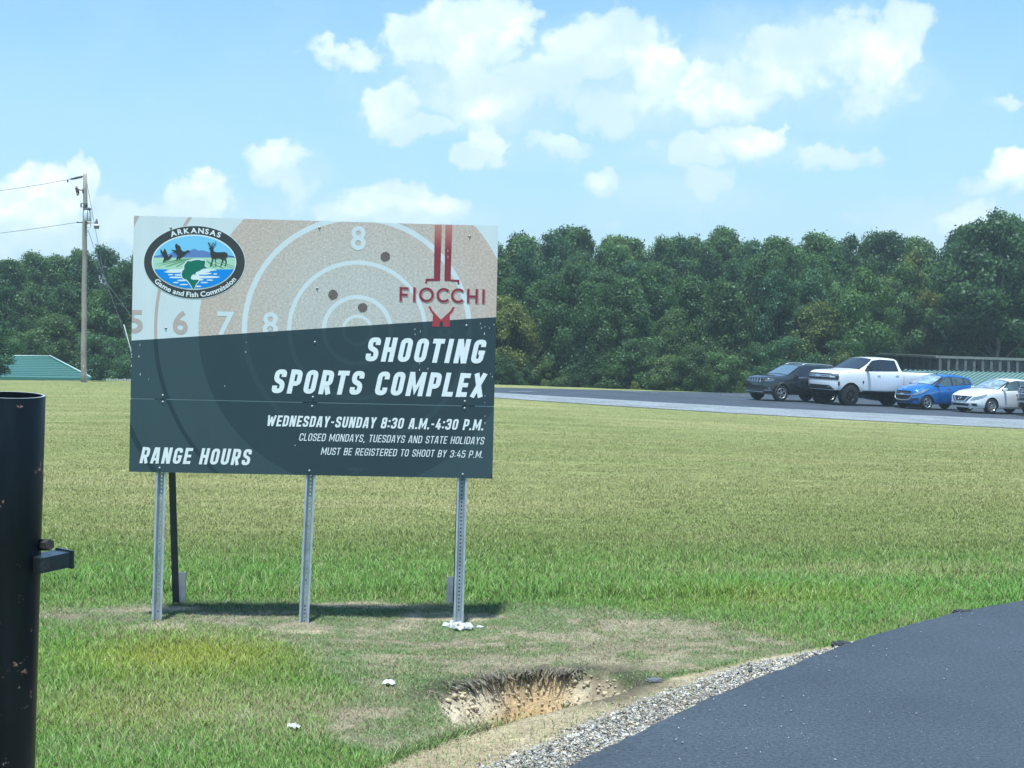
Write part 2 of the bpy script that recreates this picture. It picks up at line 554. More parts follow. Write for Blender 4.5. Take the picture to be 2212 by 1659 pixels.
def zones(x, y):
    n1, n2, n3 = fbm(x, y, 0.55, 21), fbm(x, y, 2.3, 22), fbm(x, y, 7, 23)
    stripe = fbm(x * 0.16, y, 0.9, 24, 3)
    dry = sstep(12.6, 21, y + 1.5 * n1) * (0.62 + 0.42 * stripe) + 0.10
    dry += 0.5 * ell(x, y, 1900, 1235, 520, 16) + .35 * ell(x, y, 700, 1055, 700, 40)
    dry = dry * .85 + .36 * sstep(.05, .6, fbm(x * .35, y * .9, .5, 27)) * sstep(12.5, 15, y) + .25 * sstep(.1, .6, fbm(x, y, .9, 28)) * sstep(11.5, 10.5, y)
    lush = sstep(14.5, 11.6, y + .5 * n1) * (0.75 + .35 * n2)
    lush += .5 * ell(x, y, 250, 1395, 250, 52) + .6 * ell(x, y, 1900, 1282, 340, 34) + .35 * ell(x, y, 2050, 1290, 200, 20)
    yellow = 1.1 * ell(x, y, 400, 1420, 260, 48) + .5 * ell(x, y, 300, 1540, 240, 40) + .45 * ell(x, y, 1700, 1290, 300, 22)
    th = ell(x, y, 640, 1345, 560, 36) * .95 + ell(x, y, 1250, 1385, 400, 50) * 1.0 + ell(x, y, 1650, 1390, 180, 34) * .5 + ell(x, y, 620, 1540, 330, 55) * .70 \
        + ell(x, y, 300, 1590, 160, 60) * .35 + ell(x, y, 1130, 1440, 330, 26) * .8 + ell(x, y, 200, 1330, 150, 16) * .5 + ell(x, y, 1480, 1350, 150, 14) * .5
    worn = np.zeros_like(x)
    q = (y > 5.5) & (y < 11.8) & (x > -6) & (x < 4)
    if q.any():
        d, ins = seg_dist(x[q], y[q], WORN)
        worn[q] = sstep(-.10, .12, np.where(ins, d, -d) + .09 * n2[q] + .05 * n3[q])
    streak = fbm(x * .9, y * 2.6, 1.6, 29)
    th = np.clip(th * (0.95 + 1.0 * n2 + .7 * n3) * .75 + worn * np.clip(.20 + 1.05 * streak + .45 * n3 + .3 * n2, 0, 1), 0, 1)
    bare = sstep(.62, 1.15, th + .40 * n3 + .1 * n2) * .45
    bare = np.maximum(bare, sstep(.25, .7, (ell(x, y, 340, 1352, 90, 10) + ell(x, y, 660, 1356, 70, 8) + ell(x, y, 385, 1312, 45, 6) + ell(x, y, 980, 1322, 120, 8) + ell(x, y, 800, 1303, 160, 6)) * (1 + .8 * n3)))
    de, _ = seg_dist(x, y, np.array(SOIL_EDGE), closed=False)
    sx = np.interp(y, SOIL_EDGE[:, 1], SOIL_EDGE[:, 0]); gx = np.interp(y, SHOULDER[:, 1], SHOULDER[:, 0]); rx = np.interp(y, ROAD_EDGE[:, 1], ROAD_EDGE[:, 0])
    ny = (y < 9.45) * 1.0
    soil = ny * sstep(-.05, .05, x - sx + .05 * n3) * sstep(.9, .5, x - rx)
    grav = ny * sstep(-.02, .04, x - gx + .05 * n3) * sstep(.9, .5, x - rx)
    hd = hole_depth(x, y)
    hole = sstep(0.015, 0.06, hd)
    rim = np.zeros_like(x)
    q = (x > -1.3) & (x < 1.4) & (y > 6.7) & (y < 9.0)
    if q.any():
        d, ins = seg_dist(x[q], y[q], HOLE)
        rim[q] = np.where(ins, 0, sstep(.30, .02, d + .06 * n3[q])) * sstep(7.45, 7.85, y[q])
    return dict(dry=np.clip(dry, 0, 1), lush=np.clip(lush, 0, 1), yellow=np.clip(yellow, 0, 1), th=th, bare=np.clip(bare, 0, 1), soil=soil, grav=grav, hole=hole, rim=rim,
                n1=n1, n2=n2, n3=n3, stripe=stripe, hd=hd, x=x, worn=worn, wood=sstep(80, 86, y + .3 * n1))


def lerp3(a, b, w):
    return a + (np.asarray(b) - a) * w[:, None]


C_GREEN, C_LUSH, C_YEL, C_DRY = (.165, .215, .060), (.108, .265, .046), (.265, .290, .034), (.350, .335, .145)
C_THATCH, C_BARE, C_SOIL, C_CLAY, C_DARK, C_GRAV = (.235, .200, .140), (.42, .34, .23), (.42, .34, .22), (.60, .40, .18), (.060, .050, .034), (.43, .42, .385)


def grass_tone(z):
    c = np.tile(np.array(C_GREEN), (len(z['dry']), 1))
    c = lerp3(c, C_LUSH, z['lush'] * .85)
    c = lerp3(c, C_YEL, z['yellow'] * .8)
    c = lerp3(c, C_DRY, z['dry'] * .85)
    c = lerp3(c, (.130, .190, .080), z['worn'] * .75)
    return c


def ground_tone(z):
    XW = z['x']
    c = grass_tone(z) * .82
    c = lerp3(c, C_THATCH, np.clip(z['th'] * .9, 0, 1))
    c = lerp3(c, C_BARE, z['bare'] * .8)
    c = lerp3(c, C_SOIL, z['soil'] * .9)
    c = lerp3(c, C_GRAV, z['grav'] * .8)
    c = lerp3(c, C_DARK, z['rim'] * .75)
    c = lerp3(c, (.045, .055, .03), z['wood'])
    clay = lerp3(np.tile(np.array((.66, .56, .39)), (len(c), 1)), C_CLAY, sstep(.16, .30, z['hd'] + .05 * z['n3']))
    # the top hand's breadth of the cut is dark topsoil
    ctr = sstep(-.16, .02, XW + .06 * z['n3']) * sstep(.46, .30, XW + .08 * z['n2'])
    clay = lerp3(clay, (.50, .345, .175), ctr * .8)
    clay = lerp3(clay, (.36, .29, .19), sstep(.34, .46, XW + .08 * z['n3']) * .8)
    clay = clay * (1 + .30 * z['n3'] + .18 * z['n2'])[:, None]
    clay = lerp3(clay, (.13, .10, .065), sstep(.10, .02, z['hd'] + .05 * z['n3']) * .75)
    return c + (clay - c) * z['hole'][:, None]


def lines(a, spans):
    out = [a]
    for end, step in spans:
        n = max(1, int(round((end - out[-1]) / step)))
        out += list(np.linspace(out[-1], end, n + 1)[1:])
    return np.array(out)


gx_ = lines(-420, [(-120, 20), (-50, 5), (-12, .8), (-4.5, .12), (-1.2, .05), (1.5, .018), (4.6, .05), (12, .12), (50, .8), (120, 5), (420, 20)])
gy_ = lines(-40, [(2, 3), (5.5, .1), (7.0, .045), (8.8, .018), (12.5, .045), (20, .15), (40, .45), (64, .8), (100, 1.0), (180, 4), (900, 40)])
X, Y = np.meshgrid(gx_, gy_)
Xr, Yr = X.ravel(), Y.ravel()
Zr = terrain(Xr, Yr)
ZN = zones(Xr, Yr)
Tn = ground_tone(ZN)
nx, ny_ = len(gx_), len(gy_)
ii = (np.arange(ny_ - 1)[:, None] * nx + np.arange(nx - 1)[None, :]).ravel()
F_ = np.stack([ii, ii + 1, ii + 1 + nx, ii + nx], 1)


def ground_mat():
    m_ = bpy.data.materials.new('field_earth'); m_.use_nodes = True
    t = NT(m_.node_tree); p = t.n['Principled BSDF']
    p.inputs['Roughness'].default_value = .95; p.inputs['Specular IOR Level'].default_value = .15
    at_ = t.new('ShaderNodeAttribute', attribute_name='tone').outputs['Color']
    pos = t.new('ShaderNodeNewGeometry').outputs['Position']
    st = t.vmath('MULTIPLY', pos, (.22, 1.6, 1))
    n1 = t.rng(t.noise(st, 1.1, 6, .7), .28, .72, .74, 1.26)
    n2 = t.rng(t.noise(pos, 26, 5, .7), .25, .75, .62, 1.38)
    n3 = t.rng(t.noise(pos, 2.2, 5, .6), .3, .7, .85, 1.15)
    k = t.math('MULTIPLY', t.math('MULTIPLY', n1, n2), n3)
    c = t.mix(1.0, at_, k, 'MULTIPLY')
    t.put(p.inputs['Base Color'], c)
    b = t.new('ShaderNodeBump'); b.inputs['Strength'].default_value = .8; b.inputs['Distance'].default_value = .03
    t.put(b.inputs['Height'], t.noise(pos, 34, 6, .7)); t.put(p.inputs['Normal'], b.outputs[0])
    return m_


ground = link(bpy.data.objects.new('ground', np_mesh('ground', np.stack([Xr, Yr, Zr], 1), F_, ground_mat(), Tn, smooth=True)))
tag(ground, 'mown field of dry and green grass with a washed-out hole by the drive', 'ground', kind='structure')


# ------------------------------------------------------------------ grass
def blade_mat():
    m_ = bpy.data.materials.new('grass_blade'); m_.use_nodes = True
    t = NT(m_.node_tree); t.n.clear()
    out = t.new('ShaderNodeOutputMaterial')
    a = t.new('ShaderNodeAttribute', attribute_name='tone').outputs['Color']
    d = t.new('ShaderNodeBsdfDiffuse'); t.put(d.inputs['Color'], a)
    nrm = t.vmath('NORMALIZE', t.vmath('ADD', t.vmath('MULTIPLY', t.new('ShaderNodeNewGeometry').outputs['Normal'], (.35, .35, .35)), (0, 0, .75)))   # soft turf, lit much as one surface
    t.put(d.inputs['Normal'], nrm)
    tr = t.new('ShaderNodeBsdfTranslucent'); t.put(tr.inputs['Color'], t.mix(1.0, a, (1.0, 1.1, .6), 'MULTIPLY'))
    gl = t.new('ShaderNodeBsdfGlossy'); gl.inputs['Roughness'].default_value = .5; gl.inputs['Color'].default_value = (.6, .7, .6, 1)
    m1 = t.new('ShaderNodeMixShader'); m1.inputs[0].default_value = .18
    t.l.new(d.outputs[0], m1.inputs[1]); t.l.new(tr.outputs[0], m1.inputs[2])
    m2 = t.new('ShaderNodeMixShader'); m2.inputs[0].default_value = .05
    t.l.new(m1.outputs[0], m2.inputs[1]); t.l.new(gl.outputs[0], m2.inputs[2])
    t.l.new(m2.outputs[0], out.inputs[0])
    return m_


def make_grass():
    P = []
    def strip(y0, y1, dens, w, h, slack=1.12):
        A = 0.5 * (y0 + y1) * 2 * .346 * slack * (y1 - y0) + 1.2 * (y1 - y0)
        n = int(A * dens)
        y = RNG.uniform(y0, y1, n); x = RNG.uniform(-1, 1, n) * (.346 * slack * y + .6)
        P.append((x, y, np.full(n, w), np.full(n, h)))
    strip(5.9, 8.2, 13000, .0035, .034)
    strip(8.2, 10.8, 10500, .0040, .034)
    strip(10.8, 14.5, 5600, .0055, .044)
    strip(14.5, 21, 2600, .0068, .032)
    strip(21, 33, 1000, .0095, .025)
    strip(33, 48, 320, .014, .022)
    strip(48, 66, 110, .022, .018)
    # tall unmown fringe just behind the sign, and the strip of fine new grass on the lip of the hole
    n = 6000
    x = RNG.uniform(-4.2, 1.9, n); y = 10.92 + .09 * np.abs(RNG.normal(0, 1, n)) ** 1.2 * 4 + .10 * fbm(x, x * 0, 1.3, 31)
    P.append((x, y, np.full(n, .006), np.full(n, .082)))
    lip = np.array(SOIL_EDGE)
    n = 5200
    k = RNG.uniform(0, 1, n) ** .8
    px = np.interp(k, np.linspace(0, 1, len(lip)), lip[:, 0]); py = np.interp(k, np.linspace(0, 1, len(lip)), lip[:, 1])
    m_ = (py < 7.75) & (py > 6.0)
    P.append(((px + RNG.normal(0, .028, n) - .03)[m_], (py + RNG.normal(0, .03, n))[m_], np.full(m_.sum(), .004), np.full(m_.sum(), .0905)))
    x = np.concatenate([p[0] for p in P]); y = np.concatenate([p[1] for p in P]); w = np.concatenate([p[2] for p in P]); h = np.concatenate([p[3] for p in P])
    z = zones(x, y)
    rx = np.interp(y, ROAD_EDGE[:, 1], ROAD_EDGE[:, 0])
    on_road = (y < 11.6) & (x > rx - .03)
    lip_ = (h > .09) & (y < 8)
    keep = 1 - .35 * z['th'] - .55 * z['bare'] - .55 * z['soil'] - .32 * z['grav']
    keep = np.where(lip_, 1, keep) * (1 - z['hole']) * (1 - .75 * z['rim'])
    if True:                                                  # not on the car park
        zl = z_lot(x)
        yn = np.interp(x, LOT_NEAR[:, 0], LOT_NEAR[:, 1])
        keep = np.where((x > LOT_NEAR[0, 0] - .3) & (y > yn - .15), 0, keep)
    ok = (RNG.uniform(0, 1, len(x)) < keep) & ~on_road
    x, y, w, h = x[ok], y[ok], w[ok], h[ok]
    z = {k: v[ok] for k, v in z.items()}
    n = len(x)
    base = grass_tone(z)
    u = RNG.uniform(0, 1, (n, 1))
    amp = np.interp(y, [8, 18, 60], [.85, .34, .2])[:, None]
    base = base * (1.04 - amp / 2 + amp * RNG.uniform(0, 1, (n, 1)) ** 1.1)
    straw = (u < ((.06 + .30 * z['dry']) * np.interp(y, [9, 20], [1, .25]) + .62 * z['th'])[:, None])
    base = np.where(straw, np.where(RNG.uniform(0, 1, (n, 1)) < .6 * z['th'][:, None], np.array((.235, .195, .135)), np.array((.37, .32, .18))) * RNG.uniform(.5, 1.15, (n, 1)), base)
    dry_ = (RNG.uniform(0, 1, n) < z['soil'] * .93) & ~((h > .09) & (y < 8))
    base = np.where(dry_[:, None], np.array((.46, .38, .25)) * RNG.uniform(.45, 1.15, (n, 1)), base)
    hh = h * RNG.uniform(.45, 1.35, n) * (1 - .35 * z['th']) * (1 - .38 * z['worn']) * (1 - .3 * z['rim']) * (.8 + .45 * z['lush']) * (1 + .45 * z['n2'])
    hh = np.where((h > .09) & (y < 8), h * RNG.uniform(.35, .8, n), hh)
    hh = np.maximum(hh, .012)
    hh = np.where(dry_, hh * .45, hh)
    an = RNG.uniform(0, 2 * np.pi, n)
    lean = RNG.uniform(.15, 1.15, n) * hh * (1 + .5 * z['th'] + .6 * z['worn'] + 2.2 * dry_)
    la = RNG.uniform(0, 2 * np.pi, n)
    wx, wy = np.cos(an) * w * .5, np.sin(an) * w * .5
    gz = terrain(x, y) - .004
    lx, ly = np.cos(la) * lean, np.sin(la) * lean
    V = np.zeros((n, 5, 3), np.float32)
    V[:, 0] = np.stack([x - wx, y - wy, gz], 1); V[:, 1] = np.stack([x + wx, y + wy, gz], 1)
    V[:, 2] = np.stack([x + wx * .8 + lx * .32, y + wy * .8 + ly * .32, gz + hh * .58], 1)
    V[:, 3] = np.stack([x - wx * .8 + lx * .32, y - wy * .8 + ly * .32, gz + hh * .58], 1)
    V[:, 4] = np.stack([x + lx, y + ly, gz + hh], 1)
    i0 = np.arange(n)[:, None] * 5
    T = np.concatenate([i0 + np.array([[0, 1, 2]]), i0 + np.array([[0, 2, 3]]), i0 + np.array([[3, 2, 4]])])
    colv = np.repeat(base[:, None, :], 5, 1).reshape(-1, 3)
    o = link(bpy.data.objects.new('grass', np_mesh('grass', V.reshape(-1, 3), T, blade_mat(), colv)))
    tag(o, 'short mown grass, green near the sign and straw coloured across the field', 'grass', kind='stuff')


# ------------------------------------------------------------------ car park and drive
def flat(x, y): return z_lot(x)


def lot_pts(pp): return np.array([at_fn(u, v, lambda a, b: float(z_lot(a)), 20, 130) for u, v in pp])


LOT_NEAR = lot_pts([(700, 843), (900, 851), (1067, 860), (1330, 877.5), (1584, 893.4), (1900, 911), (2212, 927), (2600, 946)])
LOT_MID = lot_pts([(700, 836), (900, 841), (1067, 849), (1330, 864.5), (1584, 878.6), (1900, 894), (2212, 907.5), (2600, 924)])
LOT_FAR = lot_pts([(700, 829), (900, 832.5), (1067, 837.5), (1330, 843.5), (1610, 850), (1900, 856.5), (2212, 863), (2600, 871)])


def loft(A, B, dz, n=6):
    V, F = [], []
    for j in range(n + 1):
        for i in range(len(A)):
            q = A[i] + (B[i] - A[i]) * j / n
            V.append((q[0], q[1], float(z_lot(q[0])) + dz))
    k = len(A)
    for j in range(n):
        for i in range(k - 1):
            F.append((j * k + i, j * k + i + 1, (j + 1) * k + i + 1, (j + 1) * k + i))
    return V, F


def asphalt_mat(name, col, speck=.0, fine=90, rough=.75, worn=.25):
    m_ = bpy.data.materials.new(name); m_.use_nodes = True
    t = NT(m_.node_tree); p = t.n['Principled BSDF']
    p.inputs['Roughness'].default_value = rough; p.inputs['Specular IOR Level'].default_value = .45
    pos = t.new('ShaderNodeNewGeometry').outputs['Position']
    big = t.rng(t.noise(pos, .8, 5, .6), .3, .7, 1 - worn, 1 + worn)
    fin = t.rng(t.noise(pos, fine, 4, .75), .25, .75, .30, 1.85)
    c = t.mix(1.0, col, t.math('MULTIPLY', big, fin), 'MULTIPLY')
    if speck > 0:
        v = t.new('ShaderNodeTexVoronoi'); t.put(v.inputs['Vector'], pos); v.inputs['Scale'].default_value = 90
        rnd = t.new('ShaderNodeSeparateColor'); t.put(rnd.inputs[0], v.outputs['Color'])
        s = t.math('MULTIPLY', t.math('LESS_THAN', v.outputs['Distance'], .22), t.math('GREATER_THAN', rnd.outputs[0], 1 - speck))
        c = t.mix(s, c, (.34, .35, .34))
    t.put(p.inputs['Base Color'], c)
    b = t.new('ShaderNodeBump'); b.inputs['Strength'].default_value = .55; b.inputs['Distance'].default_value = .006
    t.put(b.inputs['Height'], t.noise(pos, fine * 1.2, 5, .8)); t.put(p.inputs['Normal'], b.outputs[0])
    return m_


M_LOT = asphalt_mat('car_park_asphalt', (.040, .050, .064), fine=14, worn=.35)
M_STRIP = asphalt_mat('worn_pale_asphalt', (.19, .205, .215), fine=9, worn=.25)
M_ROAD = asphalt_mat('new_asphalt', (.040, .050, .063), speck=.025, fine=48, rough=.62, worn=.16)
b = MB(); b.add(*loft(LOT_MID, LOT_FAR, .012)); tag(b.build('car_park', M_LOT), kind='structure')
b = MB(); b.add(*loft(LOT_NEAR, LOT_MID, .018)); tag(b.build('pale_pavement', M_STRIP), kind='structure')


def marking(u0, v0, u1, v1, w):
    a, c = lot_pts([(u0, v0), (u1, v1)])
    d = (c - a)[:2]; d /= np.linalg.norm(d); nrm = np.array([-d[1], d[0]]) * w / 2
    vs = []
    for q, s in ((a, 1), (a, -1), (c, -1), (c, 1)):
        x, y = q[0] + nrm[0] * s, q[1] + nrm[1] * s
        vs.append((x, y, float(z_lot(x)) + .018))
    return MB().add(vs, [(0, 1, 2, 3)])


M_LINE = mat('worn_white_line', (.55, .56, .56), .8, var=.2, vscale=6)
for q in [(1100, 846.2, 1150, 847.2, .11), (1345, 845.5, 1420, 848.5, .11), (1560, 853, 1640, 856.5, .11), (1905, 866, 1965, 869, .11), (1760, 867, 1800, 872, .11)]:
    tag(marking(*q).build('bay_line', M_LINE), kind='structure')

# drive in the foreground: a new asphalt mat a few centimetres thick with a ragged edge
k = np.arange(len(ROAD_EDGE))
fine_ = np.array([np.interp(np.linspace(0, len(ROAD_EDGE) - 1, 420), k, ROAD_EDGE[:, i]) for i in (0, 1)]).T
tx = np.gradient(fine_[:, 0]); ty = np.gradient(fine_[:, 1]); ln = np.hypot(tx, ty)
nrm_ = np.stack([ty / ln, -tx / ln], 1)
jit = .016 * fbm(fine_[:, 0] * 1, fine_[:, 1], 9, 41) + .012 * fbm(fine_[:, 0], fine_[:, 1], 34, 42)
edge = fine_ - nrm_ * jit[:, None]
V, F = [], []
NR = len(edge)
offs = [(-.015, -.03), (0.0, .018), (.03, .034), (.3, .040), (1.2, .042), (3, .042), (9, .04)]
for (o_, z_) in offs:
    for i in range(NR):
        q = edge[i] + nrm_[i] * o_ if o_ < .5 else edge[i] + np.array([o_ * .93, -o_ * .36])
        V.append((q[0], q[1], z_))
for j in range(len(offs) - 1):
    for i in range(NR - 1):
        F.append((j * NR + i, (j + 1) * NR + i, (j + 1) * NR + i + 1, j * NR + i + 1))
drive = MB().add(V, F, 0, True).build('road', M_ROAD)
tag(drive, kind='structure')
make_grass()


# ------------------------------------------------------------------ gravel on the shoulder
def stones(name, pts, sizes, cols, material):
    """many small angular stones in one mesh; numpy"""
    t = (1 + 5 ** .5) / 2
    ic = np.array([(-1, t, 0), (1, t, 0), (-1, -t, 0), (1, -t, 0), (0, -1, t), (0, 1, t), (0, -1, -t), (0, 1, -t), (t, 0, -1), (t, 0, 1), (-t, 0, -1), (-t, 0, 1)]) / 1.9
    fc = np.array([(0, 11, 5), (0, 5, 1), (0, 1, 7), (0, 7, 10), (0, 10, 11), (1, 5, 9), (5, 11, 4), (11, 10, 2), (10, 7, 6), (7, 1, 8), (3, 9, 4), (3, 4, 2), (3, 2, 6), (3, 6, 8), (3, 8, 9), (4, 9, 5), (2, 4, 11), (6, 2, 10), (8, 6, 7), (9, 8, 1)])
    n = len(pts)
    a = RNG.uniform(0, 2 * np.pi, n); ca, sa = np.cos(a), np.sin(a)
    v = ic[None] * RNG.uniform(.65, 1.3, (n, 12, 1)) * np.stack([RNG.uniform(.7, 1.3, n), RNG.uniform(.6, 1.1, n), RNG.uniform(.45, .85, n)], 1)[:, None, :]
    v = v * sizes[:, None, None] * .5
    tilt = RNG.normal(0, .35, n)
    z2 = v[:, :, 2] + v[:, :, 0] * tilt[:, None]
    x2 = v[:, :, 0] * ca[:, None] - v[:, :, 1] * sa[:, None]; y2 = v[:, :, 0] * sa[:, None] + v[:, :, 1] * ca[:, None]
    V = np.stack([x2, y2, z2], 2) + pts[:, None, :]
    F = (np.arange(n)[:, None, None] * 12 + fc[None]).reshape(-1, 3)
    return link(bpy.data.objects.new(name, np_mesh(name, V.reshape(-1, 3), F, material, np.repeat(cols, 12, 0))))


def tone_mat(name, rough=.9):
    m_ = bpy.data.materials.new(name); m_.use_nodes = True
    t = NT(m_.node_tree); p = t.n['Principled BSDF']; p.inputs['Roughness'].default_value = rough
    p.inputs['Specular IOR Level'].default_value = .25
    t.put(p.inputs['Base Color'], t.new('ShaderNodeAttribute', attribute_name='tone').outputs['Color'])
    return m_


M_STONE = tone_mat('crushed_stone')
n = 170000
y = RNG.uniform(5.6, 9.4, n)
rx = np.interp(y, ROAD_EDGE[:, 1], ROAD_EDGE[:, 0]); gx = np.interp(y, SHOULDER[:, 1], SHOULDER[:, 0])
t_ = RNG.uniform(-.35, 1.0, n)
x = gx + (rx - gx) * t_ + .02
wd = rx - gx
dn = np.where(t_ > 0, .55 + .45 * t_, .30 * (1 + t_ / .35) ** 2) * np.clip(wd / .9, .25, 1) * (1 + .5 * fbm(x, y, 5, 51))
ok = (RNG.uniform(0, 1, n) < dn * .40) & (hole_depth(x, y) < .01)
x, y, t_ = x[ok], y[ok], t_[ok]
sz = RNG.gamma(2.6, .0027, len(x)) + .0036
zz = terrain(x, y) + sz * .08 + np.where(t_ > .1, RNG.uniform(0, .012, len(x)), 0)
g = RNG.uniform(.40, .78, (len(x), 1)) ** 2.0 * (1 + .25 * fbm(x, y, 3, 61))[:, None]
dk = RNG.uniform(0, 1, (len(x), 1)) < .10
cols = np.where(dk, np.array((.07, .075, .08)), np.where(RNG.uniform(0, 1, (len(x), 1)) < .42, g * np.array((1.0, .85, .64)), g * np.array((1.0, .96, .88))))
o = stones('gravel', np.stack([x, y, zz], 1), sz, cols, M_STONE)
tag(o, 'grey crushed stone spilled along the edge of the new asphalt', 'gravel', kind='stuff')

# loose pale stone chips on the asphalt
n = 90
y = RNG.uniform(5.9, 10.5, n); x = np.interp(y, ROAD_EDGE[:, 1], ROAD_EDGE[:, 0]) + RNG.gamma(1.3, .7, n) + .05
o = stones('gravel', np.stack([x, y, np.full(n, .046)], 1), RNG.uniform(.006, .014, n), RNG.uniform(.22, .42, (n, 1)) * np.ones((1, 3)), M_STONE)
tag(o, 'scattered pale stone chips lying on the dark asphalt', 'gravel', kind='stuff')

# crumbs of clay on the floor and left bank of the hole
n = 1500
k = RNG.integers(0, len(HOLE), n)
c0 = HOLE.mean(0)
q = c0 + (HOLE[k] - c0) * np.sqrt(RNG.uniform(0, 1, (n, 1))) * .98
hd = hole_depth(q[:, 0], q[:, 1])
sz = RNG.gamma(2.0, .006, n) + .005
cl = np.where(hd[:, None] > .2, np.array((.42, .28, .13)), np.array((.47, .39, .26))) * RNG.uniform(.55, 1.15, (n, 1))
ok = hd > .03
o = stones('rubble', np.stack([q[:, 0], q[:, 1], terrain(q[:, 0], q[:, 1]) + sz * .2], 1)[ok], sz[ok], cl[ok], M_STONE)
tag(o, 'crumbled tan clay lying in the washed-out hole', 'rubble', kind='stuff')


# hanging roots and dead thatch along the far rim of the hole
def roots():
    H = HOLE
    n = 1900
    k = RNG.uniform(0, len(H) - 1.001, n); i = k.astype(int); fr = (k - i)[:, None]
    p = H[i] * (1 - fr) + H[(i + 1) % len(H)] * fr
    ok = (p[:, 1] > 7.93 + .10 * RNG.uniform(-1, 1, n)) & (RNG.uniform(0, 1, n) < .55 + .9 * fbm(p[:, 0], p[:, 1], 7, 71)) & (p[:, 0] < .42)
    p = p[ok]; n = len(p)
    d = c0 - p; d /= np.linalg.norm(d, axis=1)[:, None]
    st = RNG.normal(.0, .04, n)
    p = p - d * np.abs(st)[:, None] * 1.2 + d * .006
    L = (RNG.gamma(2, .013, n) + .010) * (1 + .6 * fbm(p[:, 0], p[:, 1], 11, 72))
    w = RNG.uniform(.002, .006, n)
    a = RNG.uniform(0, 2 * np.pi, n)
    wx, wy = np.cos(a) * w, np.sin(a) * w
    top = terrain(p[:, 0] - d[:, 0] * .03, p[:, 1] - d[:, 1] * .03) + RNG.uniform(-.006, .022, n)
    out = RNG.uniform(.015, .07, n)
    sx = RNG.normal(0, .012, n)
    V = np.zeros((n, 4, 3), np.float32)
    V[:, 0] = np.stack([p[:, 0] - wx, p[:, 1] - wy, top], 1); V[:, 1] = np.stack([p[:, 0] + wx, p[:, 1] + wy, top], 1)
    V[:, 2] = np.stack([p[:, 0] + d[:, 0] * out + wx * .5 + sx, p[:, 1] + d[:, 1] * out, top - L * .6], 1)
    V[:, 3] = np.stack([p[:, 0] + d[:, 0] * out * 1.15 + sx * 2, p[:, 1] + d[:, 1] * out * 1.15, top - L], 1)
    i0 = np.arange(n)[:, None] * 4
    T = np.concatenate([i0 + np.array([[0, 1, 2]]), i0 + np.array([[0, 2, 3]])])
    c = np.array((.125, .105, .080)) * RNG.uniform(.35, 2.0, (n, 1))
    o = link(bpy.data.objects.new('turf_roots', np_mesh('turf_roots', V.reshape(-1, 3), T, blade_mat(), np.repeat(c, 4, 0))))
    tag(o, 'dark dead thatch and roots hanging over the rim of the hole', 'roots', kind='stuff')


roots()

# ------------------------------------------------------------------ the big sign
SIGN_LOC, SIGN_ROT = (-1.3471, 9.9814, 0.9795), (-0.0102, 0.0173, 0.0530)
from mathutils import Euler
_SM = Euler(SIGN_ROT, 'XYZ').to_matrix()
SIGN_N = np.array(_SM @ Vector((0, 1, 0)))
SW, SH, SEAM = 2.44, 1.715, 0.490                # width, height, height of the joint between the two boards
sign = empty('sign', SIGN_LOC, SIGN_ROT, 'large board on three steel posts giving the shooting range name and opening hours', 'sign')


def sg(u, v):
    """measured point of the photo (full pixels) on the board, in the board's own metres"""
    d = ray(u / 1.38879, v / 1.38879)
    t = ((np.array(SIGN_LOC) - EYE) @ SIGN_N) / (d @ SIGN_N)
    q = _SM.transposed() @ Vector(EYE + t * d - np.array(SIGN_LOC))
    return (q.x, q.z)


RC = sg(1072, 991)
PXM = 447.0                                       # pixels per metre on the board
DV0, DV1 = sg(394, 1021.6), sg(1487.5, 951.4)     # the slanted edge between the pale and the dark print
DSL = (DV1[1] - DV0[1]) / (DV1[0] - DV0[0])


def print_nodes(m_, pale_fn, dark_fn, rough=.42):
    """board print: pale above the slant, dark below"""
    m_.use_nodes = True
    t = NT(m_.node_tree); p = t.n['Principled BSDF']
    p.inputs['Roughness'].default_value = rough; p.inputs['Specular IOR Level'].default_value = .4
    pos = t.new('ShaderNodeTexCoord').outputs['Object']
    sp = t.new('ShaderNodeSeparateXYZ'); t.put(sp.inputs[0], pos)
    line = t.math('SUBTRACT', sp.outputs[2], t.math('MULTIPLY_ADD', sp.outputs[0], DSL, DV0[1] - DSL * DV0[0]))
    up = t.math('GREATER_THAN', line, 0.0)
    fl = t.vmath('MULTIPLY', t.vmath('SUBTRACT', pos, (RC[0], 0, RC[1])), (1, 0, 1))
    r = t.vmath('LENGTH', fl)
    c = t.mix(up, dark_fn(t, r, pos), pale_fn(t, r, pos))
    # faint weathering streaks of the vinyl
    n = t.rng(t.noise(t.vmath('MULTIPLY', pos, (5, 1, .6)), 2.2, 4, .6), .35, .65, .975, 1.02)
    t.put(p.inputs['Base Color'], t.mix(1.0, c, n, 'MULTIPLY'))
    return m_


WHITE, TANW = (.66, .70, .71), (.50, .40, .355)
SPK = [(.0, 0)]


